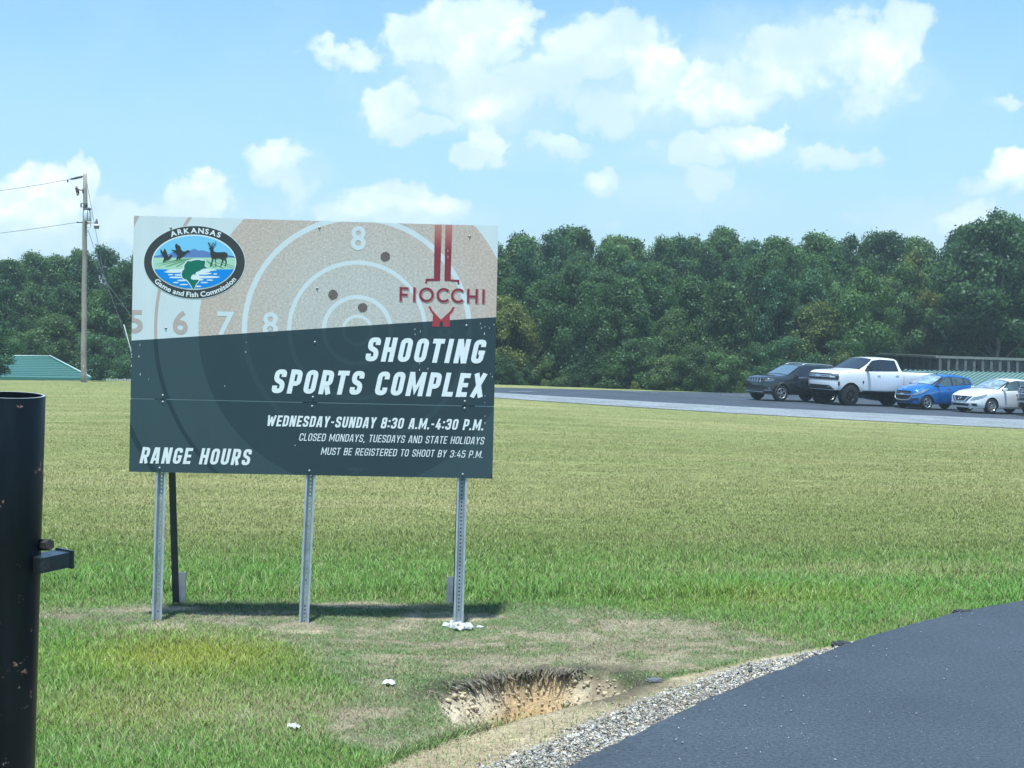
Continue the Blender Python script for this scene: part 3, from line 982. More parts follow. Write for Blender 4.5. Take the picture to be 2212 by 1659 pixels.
def pale(t, r, pos):
    # printed wood-pulp speckle of the target paper
    s = t.rng(t.noise(pos, 62, 3, .75), .32, .68, .77, 1.2)
    tan = t.mix(1.0, (.575, .455, .385), s, 'MULTIPLY')
    tin = t.mix(1.0, (.565, .525, .475), s, 'MULTIPLY')
    tanf = t.mix(t.rng(r, .35, .95), tin, tan)
    k = 1.8 * PXM
    f = t.math('DIVIDE', r, 1.8)
    m0, m1 = (0, 0, 0), (1, 1, 1)
    isw = t.ramp(f, [(0, m0), (36 / k, m1), (47 / k, m0), (92 / k, m1), (104 / k, m0), (197 / k, m1), (210 / k, m0), (328 / k, m1), (343 / k, m0), (472 / k, m1),
                     (595 / k, m0), (604.5 / k, m1), (732 / k, m0), (744 / k, m1)], 'CONSTANT')
    thin = t.math('GREATER_THAN', r, 500 / PXM)
    ring = t.mix(thin, tanf, TANW)
    return t.mix(isw, ring, WHITE)


D0, D1, D2, D3 = (.035, .062, .074), (.028, .050, .061), (.042, .072, .084), (.023, .042, .052)


def dark(t, r, pos):
    k = 1.8 * PXM
    f = t.math('DIVIDE', r, 1.8)
    return t.ramp(f, [(0, D1), (36 / k, D0), (47 / k, D1), (92 / k, D0), (104 / k, D1), (197 / k, D0), (210 / k, D1), (328 / k, D0), (343 / k, D1), (472 / k, D2),
                      (595 / k, D3), (608 / k, D2), (732 / k, D3), (748 / k, D2)], 'CONSTANT')


M_PRINT = print_nodes(bpy.data.materials.new('printed_target_board'), pale, dark)
M_GHOST_W = print_nodes(bpy.data.materials.new('print_pale_numeral'), lambda t, r, p: WHITE, lambda t, r, p: D0)
M_GHOST_T = print_nodes(bpy.data.materials.new('print_tan_numeral'), lambda t, r, p: TANW, lambda t, r, p: D3)
M_BOARD_EDGE = mat('board_edge', (.30, .33, .34), .6)
M_LETTER = mat('white_vinyl', (.80, .82, .82), .45, var=.04, vscale=30)
M_EMB_DARK = mat('vinyl_charcoal', (.042, .044, .046), .45)


def board(name, z0, z1, dy=0.0):
    b = MB()
    x0, x1 = -SW / 2, SW / 2
    b.add([(x0, dy, z0), (x1, dy, z0), (x1, dy, z1), (x0, dy, z1)], [(0, 1, 2, 3)], 0)
    b.add([(x0, dy, z0), (x1, dy, z0), (x1, dy, z1), (x0, dy, z1), (x0, dy + .004, z0), (x1, dy + .004, z0), (x1, dy + .004, z1), (x0, dy + .004, z1)],
          [(0, 4, 5, 1), (1, 5, 6, 2), (2, 6, 7, 3), (3, 7, 4, 0), (4, 7, 6, 5)], 1)
    return b.build(name, [M_PRINT, M_BOARD_EDGE], sign)


top_board = board('board', SEAM + .0035, SH)
low_board = board('board', 0.0, SEAM - .0015)
top_board['label'] = 'upper board printed with a ringed target and the range name'
low_board['label'] = 'lower dark board printed with the opening hours'
M_BACK = mat('dark_backing', (.03, .045, .05), .7)
# bright backing strip that shows through the joint, with gaps at the posts
b = MB()
for xa, xb in ((-1.215, -1.06), (-.985, -.075), (.03, 1.0), (1.09, 1.215)):
    b.box(((xa + xb) / 2, .0028, SEAM + .001), (xb - xa, .002, .0048))
b.box((0, .0065, SEAM + .001), (SW - .02, .001, .03), 1)
b.build('joint_strip', [mat('worn_aluminium', (.30, .36, .38), .6), M_BACK], sign)


# ---- condensed block lettering, drawn as strokes
def rounded(pts, r):
    if r <= 0 or len(pts) < 3: return pts, False
    out = [np.array(pts[0])]
    for i in range(1, len(pts) - 1):
        a, b_, c = (np.array(pts[k], float) for k in (i - 1, i, i + 1))
        la, lc = np.linalg.norm(a - b_), np.linalg.norm(c - b_)
        rr = min(r, la * .5, lc * .5)
        p0, p1 = b_ + (a - b_) / la * rr, b_ + (c - b_) / lc * rr
        for k in range(6):
            t = k / 5
            out.append((1 - t) ** 2 * p0 + 2 * t * (1 - t) * b_ + t * t * p1)
    out.append(np.array(pts[-1]))
    return out, True


def stroke(pts, w, closed=False):
    P = [np.array(p, float) for p in pts]
    n = len(P); L, Rr = [], []
    for i in range(n):
        if closed: a, c = P[i - 1], P[(i + 1) % n]
        else: a, c = P[max(i - 1, 0)], P[min(i + 1, n - 1)]
        d1, d2 = P[i] - a, c - P[i]
        if np.linalg.norm(d1) < 1e-9: d1 = d2
        if np.linalg.norm(d2) < 1e-9: d2 = d1
        d1 = d1 / np.linalg.norm(d1); d2 = d2 / np.linalg.norm(d2)
        n1, n2 = np.array([-d1[1], d1[0]]), np.array([-d2[1], d2[0]])
        mv = n1 + n2; mv = mv / (np.linalg.norm(mv) + 1e-9)
        s = w / 2 / max(.45, mv @ n1)
        L.append(P[i] + mv * s); Rr.append(P[i] - mv * s)
    quads = []
    for i in range(n if closed else n - 1):
        j = (i + 1) % n
        quads.append([Rr[i], Rr[j], L[j], L[i]])
    return quads


def glyph(ch, t):
    """-> (width, strokes) with cap height 1 and stroke weight t; a stroke is (points, corner radius, closed, weight)"""
    w = .50; a = t / 2
    L, R, B, T = a, w - a, a, 1 - a
    rd = .17
    V_ = lambda x: ([(x, 0), (x, 1)], 0, False)
    if ch == ' ': return .26, []
    if ch == '.': return .16, [([(.08, 0), (.08, t * .95)], 0, False)]
    if ch == ',': return .16, [([(.09, t * .9), (.08, 0), (.02, -.14)], 0, False)]
    if ch == ':': return .18, [([(.09, .12), (.09, .12 + t * .9)], 0, False), ([(.09, .60), (.09, .60 + t * .9)], 0, False)]
    if ch == '-': return .32, [([(.03, .47), (.29, .47)], 0, False, t * .85)]
    if ch == 'I': return t + .02, [([(a + .01, 0), (a + .01, 1)], 0, False)]
    if ch in 'O0': return w, [([(L, .5), (L, B), (R, B), (R, T), (L, T), (L, .5)], rd, False)]
    if ch == 'D': return w, [V_(L), ([(L, T), (R, T), (R, B), (L, B)], rd * .9, False)]
    if ch == 'S': return w, [([(R, .68), (R, T), (L, T), (L, .57), (R, .43), (R, B), (L, B), (L, .32)], rd * .75, False)]
    if ch == 'H': return w, [V_(L), V_(R), ([(L, .5), (R, .5)], 0, False)]
    if ch == 'T': return .46, [([(0, T), (.46, T)], 0, False), ([(.23, 0), (.23, T)], 0, False)]
    if ch == 'N': return w + .03, [V_(L), V_(R + .03), ([(L + .02, .99), (R + .01, .01)], 0, False)]
    if ch == 'G': return w, [([(R, .69), (R, T), (L, T), (L, B), (R, B), (R, .40)], rd, False), ([(R + a, .46), (w * .50, .46)], 0, False, t * .85)]
    if ch == 'C': return w, [([(R, .67), (R, T), (L, T), (L, B), (R, B), (R, .33)], rd, False)]
    if ch == 'P': return w, [V_(L), ([(L, T), (R, T), (R, .42), (L, .42)], rd * .8, False)]
    if ch == 'R': return w, [V_(L), ([(L, T), (R, T), (R, .44), (L, .44)], rd * .8, False), ([(w * .50, .44), (R + .01, 0)], 0, False)]
    if ch == 'M': return .70, [V_(L), V_(.70 - a), ([(L + .01, .98), (.35, .24), (.69 - a, .98)], 0, False, t * .92)]
    if ch == 'L': return .44, [([(L, 1), (L, B), (.44, B)], 0, False)]
    if ch == 'E': return .44, [V_(L), ([(L, T), (.44, T)], 0, False), ([(L, .5), (.41, .5)], 0, False, t * .9), ([(L, B), (.44, B)], 0, False)]
    if ch == 'X': return w + .04, [([(L - .01, 0), (w + .05 - a, 1)], 0, False), ([(L - .01, 1), (w + .05 - a, 0)], 0, False)]
    if ch == 'W': return .78, [([(a * .9, 1), (.23, .02)], 0, False), ([(.23, .02), (.39, .86)], 0, False, t * .9), ([(.39, .86), (.55, .02)], 0, False, t * .9), ([(.55, .02), (.78 - a * .9, 1)], 0, False)]
    if ch == 'A': return w + .02, [([(L * .9, 0), (w * .5 - .05, .99)], 0, False), ([(w * .5 + .07, .99), (w + .02 - L * .9, 0)], 0, False), ([(w * .2, .26), (w * .84, .26)], 0, False, t * .8), ([(w * .5 - .1, T), (w * .5 + .12, T)], 0, False)]
    if ch == 'Y': return w + .02, [([(L * .9, 1), (w * .5 + .01, .44)], 0, False), ([(w + .02 - L * .9, 1), (w * .5 + .01, .44)], 0, False), ([(w * .5 + .01, .5), (w * .5 + .01, 0)], 0, False)]
    if ch == 'U': return w, [([(L, 1), (L, B), (R, B), (R, 1)], rd, False)]
    if ch == 'B': return w, [V_(L), ([(L, T), (R - .02, T), (R - .02, .53), (L, .53)], rd * .7, False), ([(L, .50), (R, .50), (R, B), (L, B)], rd * .7, False)]
    if ch == '3': return w, [([(L, .70), (L, T), (R, T), (R, .52), (w * .38, .52)], rd * .8, False), ([(w * .38, .50), (R, .50), (R, B), (L, B), (L, .30)], rd * .8, False)]
    if ch == '8': return w, [([(w / 2, T), (L + .01, T), (L + .01, .52), (R - .01, .52), (R - .01, T), (w / 2, T)], rd * .7, False), ([(w / 2, B), (L, B), (L, .50), (R, .50), (R, B), (w / 2, B)], rd * .7, False)]
    if ch == '4': return w, [([(w * .52, 1), (L, .27), (w, .27)], 0, False, t * .95), ([(R - .07, .58), (R - .07, 0)], 0, False)]
    if ch == '5': return w, [([(R + a * .6, T), (L, T), (L, .56), (R, .56), (R, B), (L, B), (L, .30)], rd * .6, False)]
    return w, []


def lettering(name, text, pl, pr, cap, t, parent, slant=.20, gap=.13, y=-.0012):
    """one line of slanted block letters from board point pl to pr (ends of the base line)"""
    items, x = [], 0.0
    for ch in text:
        wd, st = glyph(ch, t)
        items.append((x, st)); x += wd + gap
    total = x - gap
    d = np.array(pr) - np.array(pl); ln = np.linalg.norm(d); d /= ln
    up = np.array([-d[1], d[0]])
    sx = (ln - slant * cap) / total
    mb = MB(); idx = 0
    for x0, sts in items:
        for st in sts:
            pts, rd, cl = st[:3]; wt = st[3] if len(st) > 3 else t
            # the strokes keep one weight although the letters are set narrower than they are drawn
            P = [np.array(((px + x0) * sx, pz * cap)) for px, pz in pts]
            P, _ = rounded(P, rd * cap)
            idx += 1
            yy = y - (idx % 7) * .00013
            for q in stroke(P, wt * cap * WSC):
                vs = []
                for p in q:
                    px = p[0] + slant * p[1]
                    g_ = np.array(pl) + d * px + up * p[1]
                    vs.append((g_[0], yy, g_[1]))
                mb.add(vs, [(0, 1, 2, 3)])
    return mb.build(name, M_LETTER, parent)


WSC = 0.92
r4 = lambda x, y: sg(780 + x * .33906, 950 + y * .33906)
r3 = lambda x, y: sg(370 + x * .30144, 950 + y * .30144)
r2 = lambda x, y: sg(960 + x * .25921, 630 + y * .25921)
r1 = lambda x, y: sg(370 + x * .28481, 620 + y * .28481)
re = lambda x, y: sg(430 + x * .14014, 670 + y * .14014)
hgt = lambda a, b_: abs(a[1] - b_[1])
lettering('title_lettering', 'SHOOTING', r4(922, 395), r4(2010, 418), hgt(r4(1000, 180), r4(1000, 396)), .215, top_board)
lettering('title_lettering', 'SPORTS COMPLEX', r4(93, 677), r4(2012, 716), hgt(r4(1000, 482), r4(1000, 696)), .215, top_board)
lettering('hours_lettering', 'WEDNESDAY-SUNDAY 8:30 A.M.-4:30 P.M.', r4(52, 968), r4(1990, 1007), hgt(r4(1000, 893), r4(1000, 990)), .19, low_board, gap=.115)
lettering('notice_lettering', 'CLOSED MONDAYS, TUESDAYS AND STATE HOLIDAYS', r4(343, 1097), r4(1990, 1131), hgt(r4(1000, 1044), r4(1000, 1110)), .125, low_board, gap=.13)
lettering('notice_lettering', 'MUST BE REGISTERED TO SHOOT BY 3:45 P.M.', r4(537, 1221), r4(1980, 1251), hgt(r4(1000, 1166), r4(1000, 1230)), .125, low_board, gap=.13)
lettering('heading_lettering', 'RANGE HOURS', r3(158, 1458), r3(1285, 1480), hgt(r3(700, 1308), r3(700, 1470)), .20, low_board)


# ---- round letters and numerals from the built-in typeface
def text_faces(s, bold=0.0):
    cu = bpy.data.curves.new('t', 'FONT'); cu.body = s; cu.offset = bold; cu.resolution_u = 6; cu.size = 1.0
    o = bpy.data.objects.new('t', cu); COL.objects.link(o)
    dg = bpy.context.evaluated_depsgraph_get()
    me = bpy.data.meshes.new_from_object(o.evaluated_get(dg))
    V = np.array([v.co[:2] for v in me.vertices]) if len(me.vertices) else np.zeros((0, 2))
    F = [tuple(p.vertices) for p in me.polygons]
    bpy.data.objects.remove(o); bpy.data.curves.remove(cu); bpy.data.meshes.remove(me)
    return V, F


def put_text(mb, s, x0, x1, z0, z1, y, mi=0, bold=0.02, tilt=0.0):
    """text stretched to fill the box x0..x1, z0..z1"""
    V, F = text_faces(s, bold)
    lo, hi = V.min(0), V.max(0)
    q = (V - lo) / (hi - lo)
    vs = [(x0 + a * (x1 - x0), y, z0 + b_ * (z1 - z0) + tilt * a) for a, b_ in q]
    mb.add(vs, F, mi)


num = MB()
for s, (xa, ya), (xb, yb), f, mi in (('5', (70, 1330), (208, 1090), r1, 1), ('6', (520, 1343), (682, 1098), r1, 1), ('7', (985, 1362), (1172, 1108), r1, 0),
                                     ('8', (1466, 1366), (1632, 1112), r1, 0), ('8', (355, 463), (532, 188), r2, 0), ('8', (1352, 1540), (1532, 1362), r2, 0)):
    a, b_ = f(xa, ya), f(xb, yb)
    if s == '5':                                   # cut off by the edge of the board
        V, Fs = text_faces('5', .022)
        lo, hi = V.min(0), V.max(0)
        q = (V - lo) / (hi - lo)
        x1 = b_[0]; wd = (b_[1] - a[1]) * .66
        vs = [(max(-SW / 2, x1 - wd + p[0] * wd), -.001, a[1] + p[1] * (b_[1] - a[1])) for p in q]
        num.add(vs, Fs, 1)
    else:
        put_text(num, s, a[0], b_[0], a[1], b_[1], -.001, mi, .022)
num.build('numerals', [M_GHOST_W, M_GHOST_T], top_board)
n7 = MB()
a, b_ = r4(765, 1398), r4(905, 1338)
n7.poly([(a[0], b_[1]), (b_[0], b_[1]), (b_[0], b_[1] - .022), (b_[0] - .045, a[1]), (b_[0] - .085, a[1]), (b_[0] - .055, b_[1] - .022), (a[0], b_[1] - .022)], -.001)
n7.build('numerals', M_GHOST_W, low_board)

# ---- emblem: charcoal oval, landscape, ducks, deer and fish
EC = re(1095, 835)
EMB = {n: mat('vinyl_' + n, c, .45) for n, c in dict(white=(.74, .80, .81), sky=(.22, .55, .80), mountain=(.125, .215, .46), field=(.44, .66, .47), furrow=(.16, .33, .17), water=(.012, .235, .68),
                                                     fish=(.008, .15, .095), silhouette=(.032, .034, .036)).items()}
EL = ['white', 'sky', 'mountain', 'field', 'furrow', 'water', 'fish', 'silhouette']
em = MB()
EX = (re(2180, 835)[0] - re(10, 835)[0]) / 2 / 1085.0
ez = lambda x, y: re(x, y)


def oval(cx, cy, rx, ry, n=96, a0=0, a1=2 * math.pi):
    return [ez(cx + rx * math.cos(a0 + (a1 - a0) * k / n), cy - ry * math.sin(a0 + (a1 - a0) * k / n)) for k in range(n)]


def clip_oval(y0, y1, rx, ry, cx=1085, cy=832, n=40, top=None):
    """band of the inner oval between two heights (emblem drawing units, y down); an optional outline for the top edge"""
    f = lambda y: rx * math.sqrt(max(0, 1 - ((y - cy) / ry) ** 2))
    ys = np.linspace(y0, y1, n)
    left = [(cx - f(y), y) for y in ys]; right = [(cx + f(y), y) for y in ys[::-1]]
    pts = left + right + (top or [])
    return [ez(*p) for p in pts]


Y0 = -.0010
d_ = .00035
em.poly(oval(1095, 835, 1092, 790), Y0, 0)
dark_oval = MB().poly(oval(1095, 835, 1080, 778), Y0 - d_, 0)
dark_oval.build('emblem_ring', M_EMB_DARK, top_board)
em.poly(oval(1085, 832, 905, 592), Y0 - 2 * d_, 0)
em.poly(oval(1085, 832, 880, 565), Y0 - 3 * d_, 1)
em.poly(clip_oval(705, 1010, 880, 565, top=[(1975, 740), (1880, 700), (1800, 680), (1420, 620), (1340, 595), (1250, 575), (1190, 590), (1130, 560), (1095, 545), (1040, 565), (960, 605), (840, 640), (700, 625), (640, 615), (560, 650),
                                              (500, 690), (380, 668), (300, 690)]), Y0 - 4 * d_, 2)
em.poly(clip_oval(735, 1020, 880, 565), Y0 - 5 * d_, 3)
for q in ([(230, 885), (640, 790), (950, 748), (960, 754), (680, 810)], [(255, 925), (700, 810), (1000, 748), (1010, 756), (720, 830)], [(465, 925), (820, 810), (1030, 745), (1042, 752), (850, 830), (530, 928)],
          [(690, 930), (890, 820), (910, 825), (740, 932)], [(1300, 765), (1345, 790), (1540, 940), (1500, 945)], [(1345, 770), (1480, 860), (1740, 960), (1690, 965), (1440, 860)], [(1480, 800), (1930, 960), (1930, 972), (1560, 845)],
          [(1600, 800), (1945, 920), (1940, 930), (1640, 830)]):
    em.poly([ez(*p) for p in q], Y0 - 6 * d_, 4)
em.poly(clip_oval(985, 1385, 880, 565, top=[(1900, 1015), (1600, 1008), (1560, 1020), (1210, 1040), (1150, 1060), (820, 1060), (700, 1050), (460, 1030), (500, 1000), (690, 1008), (490, 985)][0:0]), Y0 - 6.6 * d_, 5)
for (cx, cy, rx, ry) in [(690, 1005, 190, 22), (640, 1040, 190, 22), (1080, 1000, 500, 28), (1080, 1030, 360, 28), (1250, 1075, 215, 26), (1540, 1084, 44, 14), (585, 1100, 60, 14), (760, 1104, 90, 18), (1290, 1150, 350, 26),
                         (700, 1158, 150, 18), (1180, 1205, 110, 24), (1425, 1216, 75, 14), (840, 1222, 110, 18), (700, 1268, 62, 14), (1305, 1268, 82, 13), (870, 1312, 92, 14), (1170, 1350, 74, 16), (1080, 1150, 130, 100)]:
    em.poly(oval(cx, cy, rx, ry, 24), Y0 - (6.9 + .08 * (len(em.f) % 20)) * d_, 0)
FISH = [(920, 850), (935, 815), (970, 805), (1010, 815), (1060, 800), (1120, 785), (1200, 785), (1260, 800), (1320, 795), (1330, 830), (1320, 880), (1312, 915), (1355, 940), (1330, 955), (1280, 970), (1230, 1000), (1190, 1025),
        (1140, 1040), (1120, 1070), (1110, 1100), (1075, 1090), (1040, 1110), (1020, 1150), (1025, 1195), (1080, 1210), (1150, 1205), (1190, 1215), (1165, 1260), (1125, 1310), (1110, 1360), (1080, 1415), (1050, 1380), (1010, 1310),
        (970, 1250), (925, 1200), (870, 1190), (835, 1150), (822, 1080), (840, 1020), (880, 980), (875, 920), (890, 880)]
fc = np.mean(FISH, 0)
em.poly([ez(*(p + (p - fc) / np.linalg.norm(p - fc) * 22)) for p in np.array(FISH, float)], Y0 - 8.6 * d_, 0)
em.poly([ez(*p) for p in FISH], Y0 - 9.6 * d_, 6)
DUCK1 = [(585, 565), (710, 575), (690, 520), (680, 470), (712, 430), (745, 465), (790, 490), (810, 560), (850, 600), (900, 605), (935, 580), (965, 575), (990, 590), (1015, 602), (975, 612), (940, 612), (910, 650), (850, 705), (800, 745),
         (775, 785), (768, 745), (720, 775), (698, 775), (720, 730), (745, 685), (705, 660), (690, 625), (640, 600)]
DUCK2 = [(365, 600), (375, 550), (405, 590), (425, 625), (440, 570), (462, 535), (490, 590), (510, 630), (535, 720), (565, 705), (590, 678), (615, 685), (632, 702), (600, 708), (585, 750), (540, 780), (470, 805), (465, 830), (455, 805),
         (430, 835), (415, 835), (430, 790), (450, 750), (425, 700), (395, 650)]
DEER = [(1400, 535), (1425, 520), (1440, 510), (1395, 485), (1430, 488), (1460, 500), (1490, 498), (1530, 475), (1505, 515), (1500, 560), (1510, 600), (1560, 618), (1650, 620), (1740, 615), (1800, 640), (1808, 680), (1790, 720),
        (1765, 760), (1790, 800), (1780, 860), (1760, 910), (1735, 935), (1752, 890), (1765, 815), (1725, 770), (1715, 810), (1690, 860), (1670, 910), (1635, 925), (1660, 890), (1685, 820), (1680, 770), (1640, 752), (1560, 755), (1555, 800),
        (1562, 870), (1565, 920), (1540, 925), (1548, 860), (1535, 760), (1505, 755), (1490, 810), (1470, 870), (1450, 920), (1420, 922), (1445, 880), (1465, 800), (1475, 755), (1450, 715), (1438, 650), (1435, 560), (1415, 550)]
for P in (DUCK1, DUCK2, DEER):
    em.poly([ez(*p) for p in P], Y0 - 11 * d_, 7)
for P in ([(1465, 495), (1425, 470), (1400, 445), (1395, 400)], [(1425, 470), (1440, 430)], [(1410, 452), (1412, 415)], [(1500, 490), (1540, 460), (1560, 430), (1545, 390)], [(1540, 460), (1510, 425), (1480, 418)], [(1470, 490), (1475, 450), (1500, 435)]):
    for i, q in enumerate(stroke([np.array(ez(*p)) for p in P], .0042)):
        em.add([(p[0], Y0 - (11.3 + .2 * i) * d_, p[1]) for p in q], [(0, 1, 2, 3)], 7)
em.build('emblem_picture', [EMB[n] for n in EL], top_board)


def arc_text(mb, s, cx, cy, rx, ry, a0, a1, cap, inward, y, bold=.022, gap=.10):
    """letters set along an oval; angles in drawing degrees (0 = right, 90 = top)"""
    G = []
    for ch in s:
        if ch == ' ': G.append((None, None, .26)); continue
        V, F = text_faces(ch, bold); V = V.copy()
        V[:, 0] -= V[:, 0].min()
        G.append((V, F, V[:, 0].max() + gap))
    tot = sum(g[2] for g in G) - gap
    N = 400
    an = np.radians(np.linspace(a0, a1, N))
    P = np.array([(cx + rx * math.cos(t), cy - ry * math.sin(t)) for t in an])
    P = np.array([ez(*p) for p in P])
    s_ = np.concatenate([[0], np.cumsum(np.linalg.norm(np.diff(P, axis=0), axis=1))])
    k = s_[-1] / tot; x = 0
    for V, F, adv in G:
        if V is not None:
            wd = V[:, 0].max(); c = (x + wd / 2) * k
            p = np.array([np.interp(c, s_, P[:, 0]), np.interp(c, s_, P[:, 1])])
            q = np.array([np.interp(c + .004, s_, P[:, 0]), np.interp(c + .004, s_, P[:, 1])]); r_ = np.array([np.interp(c - .004, s_, P[:, 0]), np.interp(c - .004, s_, P[:, 1])])
            d = (q - r_); d /= np.linalg.norm(d); n_ = np.array([-d[1], d[0]])
            vs = []
            for vx, vz in V:
                g_ = p + d * (vx - wd / 2) * k + n_ * vz * cap
                vs.append((g_[0], y, g_[1]))
            mb.add(vs, F)
        x += adv


ring_txt = MB()
capA = hgt(re(1060, 95), re(1060, 208)) / .73
arc_text(ring_txt, 'ARKANSAS', 1095, 862, 1010, 655, 119.5, 57.5, capA, True, Y0 - 3 * d_, .03, .13)
arc_text(ring_txt, 'Game and Fish Commission', 1095, 838, 1035, 738, 213.5, 330, capA * .98, False, Y0 - 3 * d_, .024, .075)
ring_txt.build('emblem_lettering', M_LETTER, top_board)

# ---- dark red mark: two fading bars, bracket, name, cartridge shape
M_RED = mat('vinyl_dark_red', (.235, .028, .045), .45)
M_RED2 = mat('vinyl_red', (.36, .035, .055), .45)
M_PINK = mat('vinyl_pale_pink', (.60, .36, .34), .45)
m_ = bpy.data.materials.new('vinyl_faded_red'); m_.use_nodes = True
t = NT(m_.node_tree); p = t.n['Principled BSDF']; p.inputs['Roughness'].default_value = .45
sp = t.new('ShaderNodeSeparateXYZ'); t.put(sp.inputs[0], t.new('ShaderNodeTexCoord').outputs['Object'])
zt, zb = r2(1400, 172)[1], r2(1400, 520)[1]
t.put(p.inputs['Base Color'], t.ramp(t.rng(sp.outputs[2], zt, zb), [(0, (.50, .22, .17)), (.35, (.42, .13, .11)), (.8, (.26, .035, .05)), (1, (.235, .028, .045))]))
M_FADE = m_
mk = MB()
ya = -.0011
bars = [[(1328, 172), (1410, 172), (1390, 822), (1318, 822)], [(1452, 172), (1530, 172), (1512, 822), (1440, 822)]]
for q in bars: mk.poly([r2(*p) for p in q], ya, 3)
for q in ([(1318, 794), (1225, 794), (1215, 850), (1237, 850), (1244, 822), (1318, 822)], [(1512, 804), (1613, 808), (1613, 862), (1593, 860), (1590, 832), (1512, 826)]):
    mk.poly([r2(*p) for p in q], ya - .0002, 0)
CART = [(1255, 1113), (1282, 1118), (1298, 1160), (1400, 1270), (1512, 1165), (1535, 1124), (1562, 1124), (1535, 1180), (1502, 1212), (1505, 1350), (1424, 1352), (1424, 1305), (1404, 1285), (1384, 1305), (1384, 1350), (1298, 1350), (1308, 1210),
        (1278, 1165)]
mk.poly([r2(*p) for p in CART], ya, 1)
def cap_stroke(ch):
    a0 = .09
    if ch == 'F': return [[(a0, 0), (a0, 1)], [(0, .91), (.62, .91)], [(0, .46), (.56, .46)]]
    if ch == 'I': return [[(a0, 0), (a0, 1)]]
    if ch == 'H': return [[(a0, 0), (a0, 1)], [(.68, 0), (.68, 1)], [(a0, .47), (.68, .47)]]
    ang = np.linspace(0, 2 * math.pi, 33) if ch == 'O' else np.linspace(math.radians(42), math.radians(318), 27)
    return [[(.5 + .43 * math.cos(q), .5 + .43 * math.sin(q)) for q in ang]]


glyphs = [('F', 918, 1048), ('I', 1075, 1112), ('O', 1148, 1322), ('C', 1348, 1495), ('C', 1516, 1664), ('H', 1698, 1840), ('I', 1875, 1918)]
for ch, xa, xb in glyphs:
    fx = (xa - 918) / 1000.0
    o_ = r2(xa, 1056 + 28 * fx); t_ = r2(xa, 890 + 28 * fx)
    hh = t_[1] - o_[1]
    for (dx, dz, yy, mi) in ((.0055, -.0048, -.0003, 2), (.0038, -.0034, -.0007, 4), (0, 0, -.0011, 0)):
        for si, st in enumerate(cap_stroke(ch)):
            for q in stroke(st, .165):
                mk.add([(o_[0] + p[0] * hh + dx, ya + yy - si * .0001, o_[1] + p[1] * hh + dz) for p in q], [(0, 1, 2, 3)], mi)
mk.build('sponsor_mark', [M_RED, M_RED2, M_RED, M_FADE, M_PINK], top_board)

# ---- printed bullet holes, real chips in the vinyl
M_HOLE = mat('printed_bullet_hole', (.150, .115, .105), .6, var=.35, vscale=90)
bh = MB()
for cx, cy, r, sd in ((755, 540, 59, 1), (150, 982, 58, 2), (495, 1130, 57, 3)):
    R_ = random.Random(sd)
    bh.poly([r2(cx + r * (1 + R_.uniform(-.14, .06)) * math.cos(k / 26 * 6.283), cy + r * (1 + R_.uniform(-.14, .06)) * math.sin(k / 26 * 6.283)) for k in range(26)], -.0010)
bh.build('bullet_hole_print', M_HOLE, top_board)
ch = MB()
R_ = random.Random(5)
chips = [r3(82, 375), r3(80, 488), r3(155, 395), r3(250, 622), r3(168, 572), r3(165, 280), r3(83, 400), r3(1218, 350), r3(1222, 255), r4(1370, 110), r4(1372, 155), r4(1418, 130), r4(1950, 60), r4(1990, 90), r4(2030, 100), r4(1985, 150), r4(2070, 70),
         r4(1960, 100), r4(1412, 415), r4(1412, 470), r4(1485, 460), r4(1990, 700), r4(2040, 505), r4(2055, 530), r4(1988, 760), r4(1990, 880), r4(1990, 940), r4(310, 1138), r2(1480, 470), r2(1480, 540), r2(1950, 870), r2(1985, 855), r3(1010, 690)]
for (x, z) in chips:
    hh = R_.uniform(.003, .010); ww = R_.uniform(.0018, .0035)
    z_ = z
    ch.poly([(x - ww, z_ - hh * .6), (x + ww * .7, z_ - hh), (x + ww, z_ + hh * .5), (x, z_ + hh)], -.0016)
ch.build('chipped_print', mat('bare_board', (.62, .64, .62), .6), top_board)

# ---- bolts with domed heads
M_BOLT = mat('zinc_bolt', (.27, .28, .29), .5, metal=.5)
BP = [r1(500, 224), r1(2066, 222), r1(448, 1280), r1(2042, 860), r1(2018, 1428), r2(1733, 305), r2(1695, 1338), r3(392, 785), r3(1886, 802), r4(1812, 750), r3(392, 850), r3(1878, 893), r4(1810, 812), r3(360, 1507), r3(1851, 1535), r4(1794, 1396)]
bm_ = MB()
MX = Matrix.Rotation(math.pi / 2, 4, 'X')
bm_.lathe([(.0001, .006), (.003, .0056), (.0055, .004), (.0068, .0012), (.0085, .001), (.0085, 0), (.0001, 0)], 14, 0, MX)
bolt_me = bm_.mesh('bolt', M_BOLT)
for (x, z) in BP:
    o = link(bpy.data.objects.new('bolt', bolt_me)); o.parent = sign; o.location = (x, -.0002, z)

# ---- U-channel posts, perforated webs
M_GALV = mat('galvanised_steel', (.46, .50, .53), .48, metal=.35, var=.16, vscale=14, bump=.12, bscale=60)
M_GALV_D = mat('galvanised_web_shaded', (.34, .38, .42), .5, metal=.35, var=.2, vscale=14)  # same steel in a darker tone: shade of the recessed web put into its colour


